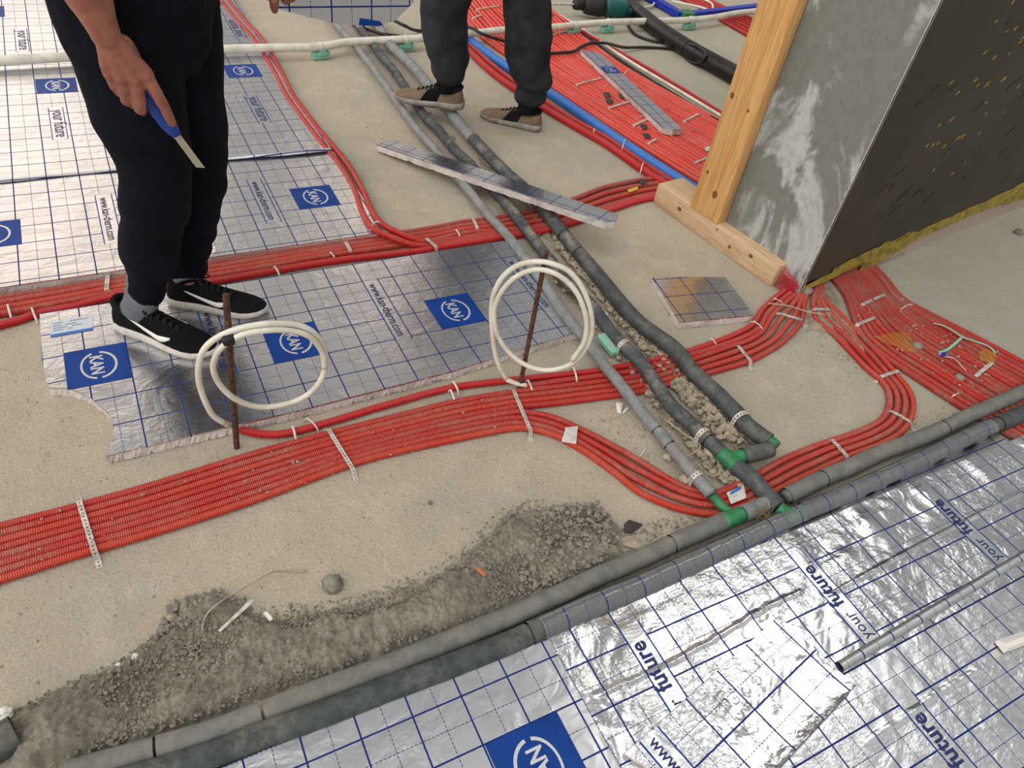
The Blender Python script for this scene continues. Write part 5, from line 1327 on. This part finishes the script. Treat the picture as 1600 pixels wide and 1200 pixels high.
def face_parts(root, c, f, r):
    Rm = Matrix((f, r, EZ)).transposed(); bm = bmesh.new()
    for s in (-1, 1): ball(bm, c + f * .083 + r * s * .032 + EZ * .006, .0125, (.7, 1.2, .7), Rm)
    link_local('eyes', bm, M['eye'], root); bm = bmesh.new()
    for s in (-1, 1): ball(bm, c + f * .0905 + r * s * .032 + EZ * .006, .006, (.6, 1, 1), Rm)
    link_local('irises', bm, M['iris'], root); bm = bmesh.new()
    ball(bm, c + f * .103 - EZ * .056, .022, (.35, 1.1, .32), Rm); link_local('mouth', bm, M['lips'], root)
    bm = bmesh.new(); ball(bm, c - f * .012 + EZ * .030, .106, (1.0, .82, 1.02), Rm)
    for v in list(bm.verts):
        d = v.co - c
        if d.dot(f) > .045 and d.z < .065 or d.z < -.05: bm.verts.remove(v)
    h = link_local('hair', bm, M['hair'], root)
def shoe(root, heel, toe, up_z, kind, label=None, pitch=0):
    """trainer from heel to toe; children sole, laces, tongue, mark"""
    f = (toe - heel); L = f.length; f.normalize(); s = Vector((f.y, -f.x, 0)).normalized(); u = s.cross(f); o0 = heel
    k = L / .30
    Mx = lambda x, y, z: o0 + f * (x * k) + s * (y * k) + u * (z * k)
    st = [(-.002, .020, .060, .0), (.008, .031, .086, .0), (.03, .036, .096, .0), (.065, .037, .094, 0), (.10, .038, .088, 0), (.135, .041, .078, .001), (.17, .045, .066, .003), (.20, .048, .056, .004), (.23, .048, .049, .005), (.255, .044, .044, .004), (.28, .034, .038, .002), (.295, .019, .030, 0), (.30, .006, .024, 0)]
    mats = {'black': ('shoe', 'sole', 'lace'), 'taupe': ('shoeb', 'sole2', 'lace')}[kind]
    bm = bmesh.new(); rings = []
    for x, w, h, cy in st:
        ring = []
        for i in range(18):
            a = 2 * PI * i / 18; ca, sa = math.cos(a), math.sin(a)
            y = w * math.copysign(abs(ca) ** .75, ca); z = .022 + (h - .022) * max(0, sa) ** .85 if sa > 0 else .022 - .006 * -sa
            ring.append(bm.verts.new(Mx(x, y + cy, z)))
        rings.append(ring)
    for a, b in zip(rings, rings[1:]):
        for i in range(18): bm.faces.new((a[i], b[i], b[(i + 1) % 18], a[(i + 1) % 18]))
    bm.faces.new(rings[0][::-1]); bm.faces.new(rings[-1]); bmesh.ops.recalc_face_normals(bm, faces=bm.faces)
    sh = link_local('shoe', bm, M[mats[0]], root)
    if label: sh['label'] = label
    def sub(name, bm, mt):
        for v in bm.verts: v.co -= root.location
        o = link(name, bm, M[mt], sh); return o
    bm = bmesh.new(); rings = []
    for x, w, h, cy in st:
        xx = -.008 if x < 0 else (.305 if x > .299 else x); w2 = w + .004; tz = .008 * max(0, (x - .22) / .08) ** 2; hz = .030 if x < .1 else .030 - .010 * (x - .1) / .2
        if x < .02: tz += .006 * (1 - x / .02)
        ring = [bm.verts.new(Mx(xx, y + cy, z)) for y, z in ((-w2 * .9, tz), (w2 * .9, tz), (w2 * 1.02, hz * .45 + tz), (w2, hz + tz * .6), (-w2, hz + tz * .6), (-w2 * 1.02, hz * .45 + tz))]
        rings.append(ring)
    for a, b in zip(rings, rings[1:]):
        for i in range(6): bm.faces.new((a[i], b[i], b[(i + 1) % 6], a[(i + 1) % 6]))
    bm.faces.new(rings[0][::-1]); bm.faces.new(rings[-1]); bmesh.ops.recalc_face_normals(bm, faces=bm.faces)
    so = sub('sole', bm, mats[1]); so['label'] = 'pale sole'
    bm = bmesh.new()   # padded collar and tongue
    ring = [Mx(.054 + .046 * math.cos(a), .030 * math.sin(a), .082 + .006 * math.cos(a) ** 2 - .006 * math.cos(a)) for a in [2 * PI * i / 24 for i in range(25)]]
    add_tube(bm, ring, .0105 * k, 8, True); limb(bm, [Mx(.095, 0, .090), Mx(.082, 0, .118)], [.018 * k, .016 * k], ell=(1, .5))
    sub('collar', bm, 'shoe')
    bm = bmesh.new()
    for i in range(6):
        x = .098 + i * .018; h = .090 - i * .0068
        add_tube(bm, smoothpath([Mx(x - .004, -.030 + i * .0008, h - .016), Mx(x + .006, 0, h + .005), Mx(x + .012, .030 - i * .0008, h - .018)], .008), .0028, 6, True)
        add_tube(bm, smoothpath([Mx(x + .012, -.030 + i * .0008, h - .018), Mx(x + .006, 0, h + .007), Mx(x - .004, .030 - i * .0008, h - .016)], .008), .0028, 6, True)
    for sg in (-1, 1): add_tube(bm, smoothpath([Mx(.098, 0, .098), Mx(.108, sg * .02, .106), Mx(.122, sg * .030, .094), Mx(.112, sg * .014, .096), Mx(.10, 0, .098)], .008), .0024, 6, True)
    sub('laces', bm, mats[2])
    if kind == 'taupe':      # dark panel wrapped round the middle of the upper
        bm = bmesh.new(); prev = None
        for q in range(5):
            x = .088 + .018 * q; j = next(i for i in range(len(st) - 1) if st[i + 1][0] >= x); a_, b_ = st[j], st[j + 1]; u_ = (x - a_[0]) / (b_[0] - a_[0])
            w = a_[1] + (b_[1] - a_[1]) * u_ + .0015; h = a_[2] + (b_[2] - a_[2]) * u_ + .0015; cur = []
            for i in range(15):
                a = PI * i / 14; ca, sa = math.cos(a), math.sin(a)
                cur.append(bm.verts.new(Mx(x + (.03 * (1 - sa) - .01), w * math.copysign(abs(ca) ** .75, ca), .024 + (h - .024) * max(0, sa) ** .85)))
            if prev:
                for i in range(14): bm.faces.new((prev[i], cur[i], cur[i + 1], prev[i + 1]))
            prev = cur
        pn = sub('side_panel', bm, 'shoe'); pn['label'] = 'black side panel'
    if kind == 'black':
        bm = bmesh.new()
        for sg in (-1, 1):      # curved tick on both flanks
            prev = None
            for i in range(15):
                t = i / 14; x = .195 - .165 * t; zc = .038 + .048 * t ** 1.7 + max(0, .2 - t) * .05
                wd = (.017 * (1 - t) ** 1.1 + .0015) * min(1, .25 + t * 5)
                cur = []
                for e in (-.5, .5):
                    z = zc + wd * e
                    # flank surface of the upper at this station
                    j = max(0, min(len(st) - 2, next((q for q in range(len(st) - 1) if st[q + 1][0] >= x), 0))); a_, b_ = st[j], st[j + 1]; q = (x - a_[0]) / (b_[0] - a_[0])
                    w = a_[1] + (b_[1] - a_[1]) * q; h = a_[2] + (b_[2] - a_[2]) * q; cy = a_[3] + (b_[3] - a_[3]) * q
                    sa = max(0, min(1, (z - .022) / (h - .022))) ** (1 / .85); ca = math.sqrt(max(0, 1 - sa * sa))
                    cur.append(bm.verts.new(Mx(x, sg * (w * ca ** .75 + .0018) + cy, z)))
                if prev: bm.faces.new((prev[0], cur[0], cur[1], prev[1]))
                prev = cur
        mk = sub('side_mark', bm, 'mark'); mk['label'] = 'white curved tick mark'
        mk.modifiers.new('t', 'SOLIDIFY').thickness = .0012
    return sh

def person_black():
    # joints read off the photograph on upright planes through the two feet
    hipR, kneeR, ankR = UY(178, 15, -.20), UY(243, 270, -.215), UY(229, 452, -.165)
    hipL, kneeL, ankL = UY(268, 10, -.06), UY(309, 262, -.085), UY(291, 420, -.035)
    heR, toR = U(188, 505, .034), U(338, 553, .032); heL, toL = U(268, 468, .034), U(417, 487, .032)
    f, r = basis((toR - heR) + (toL - heL))
    H = (hipR + hipL) / 2 + EZ * .08; ch = H + EZ * .40 + f * .02; nk = ch + EZ * .17; hd = nk + EZ * .15 + f * .05
    shR, shL = ch + r * .19 + EZ * .10, ch - r * .19 + EZ * .10
    root = empty('person', Vector((H.x, H.y, .03)), 'person in black trousers and trainers standing on the centre board, knife in hand', 'person')
    Yh = -.37
    wr = UY(166, 56, Yh); el = UY(100, -95, Yh + .02)
    bm = bmesh.new()
    limb(bm, [H - EZ * .05, H + EZ * .15, ch, ch + EZ * .08], [.125, .115, .135, .12], ell=(1, 1)); limb(bm, [shR, ch + EZ * .12, shL], [.062, .08, .062])
    limb(bm, [ch + EZ * .1, nk, hd - EZ * .03], [.06, .055, .055]); add_head(bm, hd, f, r)
    for hp, kn, an, he, to in ((hipR, kneeR, ankR, heR, toR), (hipL, kneeL, ankL, heL, toL)):
        a2 = he + (to - he) * .2 + EZ * .09
        limb(bm, [H + (hp - H) * .7 - EZ * .02, hp, kn, an.lerp(a2, .3), a2, he + (to - he) * .3 + EZ * .042], [.08, .085, .05, .027, .026, .024])
        limb(bm, [he + (to - he) * .15 + EZ * .045, he + (to - he) * .62 + EZ * .032], [.024, .014])
    limb(bm, [shR, el, el.lerp(wr, .45), wr], [.052, .042, .043, .027]); 
    # right hand seen from the back, closed on the knife
    K = lambda x, y, d: UY(x, y, Yh + d)
    pal = [((228, 117), .000), ((210, 124), -.004), ((190, 122), -.002), ((172, 114), .006)]
    for (p, d), rr in zip(pal, (.0165, .017, .0165, .015)):
        limb(bm, [wr.lerp(K(*p, d), .05), wr.lerp(K(*p, d), .55), K(*p, d)], [.021, .019, rr])
    limb(bm, [K(228, 117, 0), K(245, 147, -.008), K(258, 170, -.004), K(269, 192, .004)], [.0145, .0122, .0112, .0096])            # index laid along the handle
    limb(bm, [K(210, 124, -.004), K(217, 154, -.010), K(219, 172, .002), K(222, 172, .022), K(226, 160, .030)], [.0150, .0128, .0120, .0110, .0095])
    limb(bm, [K(190, 122, -.002), K(196, 146, -.006), K(199, 160, .006), K(206, 160, .026), K(212, 150, .032)], [.0145, .0122, .0115, .0105, .009])
    limb(bm, [K(172, 114, .006), K(180, 134, .004), K(184, 143, .014), K(192, 144, .030), K(198, 136, .034)], [.0130, .0108, .010, .0092, .008])
    limb(bm, [wr.lerp(K(215, 110, .02), .35) + Vector((.01, .016, 0)), K(226, 128, .030), K(240, 150, .034), K(251, 168, .030)], [.021, .0165, .0135, .011])   # thumb behind the handle
    for a, b in (((222, 118), (170, 70)), ((206, 124), (166, 70)), ((188, 122), (162, 70))): limb(bm, [K(*a, -.012), K(*b, -.016)], [.0042, .0036], 8)       # tendons
    for (p, d) in pal: ball(bm, K(*p, d) - Vector((0, .006, 0)), .0125)
    # left hand holding the small board
    hl = UY(430, -18, -.14); e2 = shL - EZ * .25 - r * .06 + f * .06; 
    limb(bm, [shL, e2, e2.lerp(hl, .5) + EZ * .02, hl + Vector((-.03, -.01, .02))], [.052, .042, .04, .027]); ball(bm, hl + Vector((-.012, 0, .012)), .034, (1, .7, 1.1))
    for i, q in enumerate(((429, 15), (447, 2), (456, -3), (464, -7))):
        t_ = UY(q[0], q[1], -.155 + .0); limb(bm, [hl + Vector((.008 * i - .012, -.012, 0)), UY(q[0] - 1, q[1] - 16, -.165), t_], [.0125, .0115, .0095])
    limb(bm, [hl + Vector((-.01, .02, .01)), UY(442, -28, -.10), UY(454, -16, -.10)], [.016, .014, .011])
    me = evalmesh(bm, [('REMESH', dict(mode='VOXEL', voxel_size=.0032)), ('SMOOTH', dict(iterations=4, factor=.5))])
    wrinkle(me, lambda p: .0006 * noise.noise(p * 90) + .0009 * noise.noise(p * 40))
    localise(me, root.location); body = meshobj('body', me, M['skin'], root)
    # fingernail on the index finger
    bm = bmesh.new(); q = K(267, 188, -.0065); add_box(bm, Vector(), (.008, .002, .010), None, .002)
    for v in bm.verts: v.co += q
    link_local('fingernail', bm, M['nail'], root)
    face_parts(root, hd, f, r)
    # trousers
    bm = bmesh.new()
    limb(bm, [H + EZ * .06, H - EZ * .03, H - EZ * .10], [.15, .155, .14], 20)
    limb(bm, [hipR + EZ * .05, hipR, hipR.lerp(kneeR, .5), kneeR, kneeR.lerp(ankR, .5), ankR], [.118, .118, .102, .083, .072, .052], 20)
    limb(bm, [hipL + EZ * .05, hipL, hipL.lerp(kneeL, .5), kneeL, kneeL.lerp(ankL, .5), ankL], [.112, .110, .092, .074, .064, .050], 20)
    me = evalmesh(bm, [('REMESH', dict(mode='VOXEL', voxel_size=.007)), ('SMOOTH', dict(iterations=5, factor=.5))])
    def fold(p):
        z = p.z; w = .0045 * noise.noise(Vector((p.x * 8 + p.z * 6, p.y * 8, p.z * 20))) + .008 * noise.noise(Vector((p.x * 4 + p.z * 5, p.y * 4, p.z * 7)))
        lo = max(0, 1 - (z - .15) / .35) if z < .5 else 0
        return w * (1 + .8 * lo) + .0022 * lo * math.sin(z * 85 + 9 * noise.noise(p * 8))
        
    wrinkle(me, fold); localise(me, root.location); tr = meshobj('trousers', me, M['blackcloth'], root)
    bm = bmesh.new()      # outer seam and pocket edge
    pts = [hipR + Vector((.02, -.125, .05)), hipR.lerp(kneeR, .5) + Vector((.02, -.106, 0)), kneeR + Vector((.02, -.088, 0)), kneeR.lerp(ankR, .55) + Vector((.012, -.076, 0)), ankR + Vector((.01, -.056, .02))]
    # shirt
    bm = bmesh.new()
    limb(bm, [H + EZ * .02, H + EZ * .15, ch, ch + EZ * .09], [.152, .14, .152, .13], 20); limb(bm, [shR, ch + EZ * .12, shL], [.075, .09, .075]); limb(bm, [shR, shR.lerp(el, .6)], [.072, .064]); limb(bm, [shL, shL.lerp(e2, .6)], [.072, .064])
    me = evalmesh(bm, [('REMESH', dict(mode='VOXEL', voxel_size=.010)), ('SMOOTH', dict(iterations=4, factor=.5))])
    wrinkle(me, lambda p: .004 * noise.noise(p * 12)); localise(me, root.location); meshobj('shirt', me, M['shirt'], root)
    for he, to, an in ((heR, toR, ankR), (heL, toL, ankL)):
        bm = bmesh.new(); a2 = he + (to - he) * .225 + EZ * .066
        add_tube(bm, smoothpath([an + EZ * .03, an.lerp(a2, .5), a2], .012), lambda t: .044, 18, True, rfun=lambda L, a: 1 + .02 * math.sin(L * 700))
        o = link_local('sock', bm, M['sock'], root); o['label'] = 'grey knitted sock'
        shoe(root, he - EZ * .0035, to - EZ * .0015, 0, 'black', 'black trainer with white tick mark')
    # knife
    ko = empty('utility_knife', K(250, 180, .014), 'blue-handled snap-off knife held in the hand of the worker in black', 'knife')
    d0, d1 = K(206, 128, .016), K(277, 211, .016); ax = (d1 - d0).normalized(); nrm = Vector((0, -1, 0)); nrm = (nrm - ax * nrm.dot(ax)).normalized(); wd = ax.cross(nrm)
    bm = bmesh.new(); prof = [(0, .010), (.12, .012), (.35, .0115), (.55, .0135), (.75, .0150), (.9, .0135), (1, .0085)]
    rings = []
    for t, w in prof:
        c = d0.lerp(d1, t); rings.append([bm.verts.new(c + wd * (w * a) + nrm * (.0075 * b)) for a, b in ((-1, -.6), (-.7, -1), (.7, -1), (1, -.6), (1, .6), (.7, 1), (-.7, 1), (-1, .6))])
    for a, b in zip(rings, rings[1:]):
        for i in range(8): bm.faces.new((a[i], a[(i + 1) % 8], b[(i + 1) % 8], b[i]))
    bm.faces.new(rings[0][::-1]); bm.faces.new(rings[-1]); bmesh.ops.recalc_face_normals(bm, faces=bm.faces)
    link_local('handle', bm, M['knife'], ko)
    bm = bmesh.new(); b0, b1 = K(272, 206, .016), K(316, 265, .016); w = .0072
    vs = []
    for sgn in (-1, 1):
        vs.append([bm.verts.new(q + nrm * .0006 * sgn) for q in (b0 - wd * w, b1 - wd * w, b1 + wd * w - ax * .012, b0 + wd * w)])
    bm.faces.new(vs[0][::-1]); bm.faces.new(vs[1])
    for i in range(4): bm.faces.new((vs[0][i], vs[0][(i + 1) % 4], vs[1][(i + 1) % 4], vs[1][i]))
    bmesh.ops.recalc_face_normals(bm, faces=bm.faces); link_local('blade', bm, M['blade'], ko, smooth=False)
    bm = bmesh.new(); add_box(bm, K(274, 209, .016), (.012, .014, .016), None, .003); link_local('blade_collar', bm, M['chip'], ko)
    # small board hanging from the left hand
    A, B = UY(425, 8, -.15), UY(645, 6, -.13)
    ux = (B - A).normalized(); uz_ = Vector((.05, -.97, .10)); uz_ = (uz_ - ux * uz_.dot(ux)).normalized(); uy = uz_.cross(ux)
    m4 = Matrix((ux, uy, uz_)).transposed().to_4x4(); m4.translation = A
    Lb = (B - A).length; kx = Lb / 220
    hb = board('board_offcut', 'torn foil-faced offcut held in the left hand of the worker in black', [(-.01, .02), (12 * kx, -6 * kx), (60 * kx, -18 * kx), (100 * kx, -27 * kx), (160 * kx, -31 * kx), (190 * kx, -24 * kx), (222 * kx, .004), (228 * kx, .10), (210 * kx, .17), (.03, .17), (-.015, .10)], -.03, .03, rough=.006, origin=(88 * kx, -.005), foilmat='foilsmooth', mat4=m4, cat='board offcut')
    quadp = [(132, -19), (165, -24), (170, -30.5), (160, -31), (130, -29.2)]; bm = bmesh.new(); bm.faces.new([bm.verts.new(m4 @ Vector((x * kx, y * kx, .0006))) for x, y in quadp][::-1]); link_local('blue_print', bm, M['ink'], hb, smooth=False)
person_black()

def person_grey():
    Yr, Yl = .96, 1.12
    kneeR, ankR = UY(824, 2, Yr), UY(821, 166, Yr - .01); kneeL, ankL = UY(694, 2, Yl), UY(700, 148, Yl - .02)
    heR, toR = U(843, 200, .014), U(752, 178, .012)
    heL, toL = U(722, 166, .095), U(617, 150, .085)
    ankR = heR.lerp(toR, .24) + EZ * .10; ankL = heL.lerp(toL, .24) + EZ * .09
    kneeR = UY(824, 2, ankR.y); kneeL = UY(694, 2, ankL.y + .04)
    f, r = basis((toR - heR) + (toL - heL))
    H = (kneeR + kneeL) / 2 + EZ * .47 ; H.z = .93
    hipR, hipL = H + r * .09 - EZ * .06, H - r * .09 - EZ * .06
    # which leg is which: the nearer leg stands, the farther leg steps
    if (kneeR - H).dot(r) < (kneeL - H).dot(r): hipR, hipL = hipL, hipR
    ch = H + EZ * .40 + f * .06; nk = ch + EZ * .17; hd = nk + EZ * .15 + f * .05; shR, shL = ch + r * .19 + EZ * .10, ch - r * .19 + EZ * .10
    root = empty('person', Vector((H.x, H.y, 0)), 'person in charcoal work trousers and taupe trainers stepping over the pipes', 'person')
    bm = bmesh.new()
    limb(bm, [H - EZ * .05, H + EZ * .15, ch, ch + EZ * .08], [.125, .115, .135, .12]); limb(bm, [shR, ch + EZ * .12, shL], [.062, .08, .062]); limb(bm, [ch + EZ * .1, nk, hd - EZ * .03], [.06, .055, .055]); add_head(bm, hd, f, r)
    for hp, kn, an, he, to in ((hipR, kneeR, ankR, heR, toR), (hipL, kneeL, ankL, heL, toL)):
        a2 = he + (to - he) * .2 + EZ * .09
        limb(bm, [H + (hp - H) * .6, hp, kn, an.lerp(a2, .4), a2, he + (to - he) * .3 + EZ * .042], [.08, .085, .05, .027, .026, .022]); limb(bm, [he + (to - he) * .15 + EZ * .045, he + (to - he) * .62 + EZ * .032], [.024, .014])
    ends = []
    for s, sh in ((1, shR), (-1, shL)):
        e = sh - EZ * .27 + r * s * .05; h = e - EZ * .22 + f * .10; ends.append((sh, e)); limb(bm, [sh, e, h], [.052, .042, .028]); limb(bm, [h, h - EZ * .08 + f * .02], [.030, .034], ell=(.6, 1))
        for i in range(4):
            b = h - EZ * .09 + f * (.028 - .019 * i); limb(bm, [b, b - EZ * .045 + f * .006, b - EZ * .075 - r * s * .014], [.0105, .0095, .008])
        limb(bm, [h - EZ * .03 + f * .03, h - EZ * .065 + f * .055, h - EZ * .095 + f * .05], [.014, .011, .009])
    me = evalmesh(bm, [('REMESH', dict(mode='VOXEL', voxel_size=.006)), ('SMOOTH', dict(iterations=3, factor=.5))]); localise(me, root.location); meshobj('body', me, M['skin'], root)
    face_parts(root, hd, f, r)
    bm = bmesh.new()
    limb(bm, [H + EZ * .06, H - EZ * .03, H - EZ * .10], [.15, .155, .14], 20)
    for hp, kn, an, k in ((hipR, kneeR, ankR, 1.0), (hipL, kneeL, ankL, .98)):
        limb(bm, [hp + EZ * .05, hp, hp.lerp(kn, .5), kn, kn.lerp(an, .5), an + EZ * .12, an + EZ * .055], [.115 * k, .115 * k, .108 * k, .103 * k, .098 * k, .086 * k, .074 * k], 20)
    me = evalmesh(bm, [('REMESH', dict(mode='VOXEL', voxel_size=.009)), ('SMOOTH', dict(iterations=4, factor=.5))])
    def fold(p):
        lo = max(0, 1 - (p.z - .08) / .3)
        return .009 * noise.noise(Vector((p.x * 7 + p.z * 5, p.y * 7, p.z * 8))) + .006 * noise.noise(Vector((p.x * 9, p.y * 9 + p.z * 7, p.z * 18))) + .007 * lo * math.sin(p.z * 58 + 5 * noise.noise(p * 6))
    wrinkle(me, fold); localise(me, root.location); meshobj('trousers', me, M['greycloth'], root)
    bm = bmesh.new()
    limb(bm, [H + EZ * .02, H + EZ * .15, ch, ch + EZ * .09], [.152, .14, .152, .13], 20); limb(bm, [shR, ch + EZ * .12, shL], [.075, .09, .075])
    for sh, e in ends: limb(bm, [sh, sh.lerp(e, .7)], [.072, .064])
    me = evalmesh(bm, [('REMESH', dict(mode='VOXEL', voxel_size=.012)), ('SMOOTH', dict(iterations=4, factor=.5))]); wrinkle(me, lambda p: .004 * noise.noise(p * 12)); localise(me, root.location); meshobj('shirt', me, M['shirt'], root)
    for he, to, an in ((heR, toR, ankR), (heL, toL, ankL)):
        bm = bmesh.new(); a2 = he + (to - he) * .225 + EZ * .060
        add_tube(bm, smoothpath([an + EZ * .06, an.lerp(a2, .5), a2], .012), .049, 16, True); link_local('sock', bm, M['shoe'], root)
        shoe(root, he - EZ * .012, to - EZ * .010, 0, 'taupe', 'taupe and black suede trainer')
person_grey()
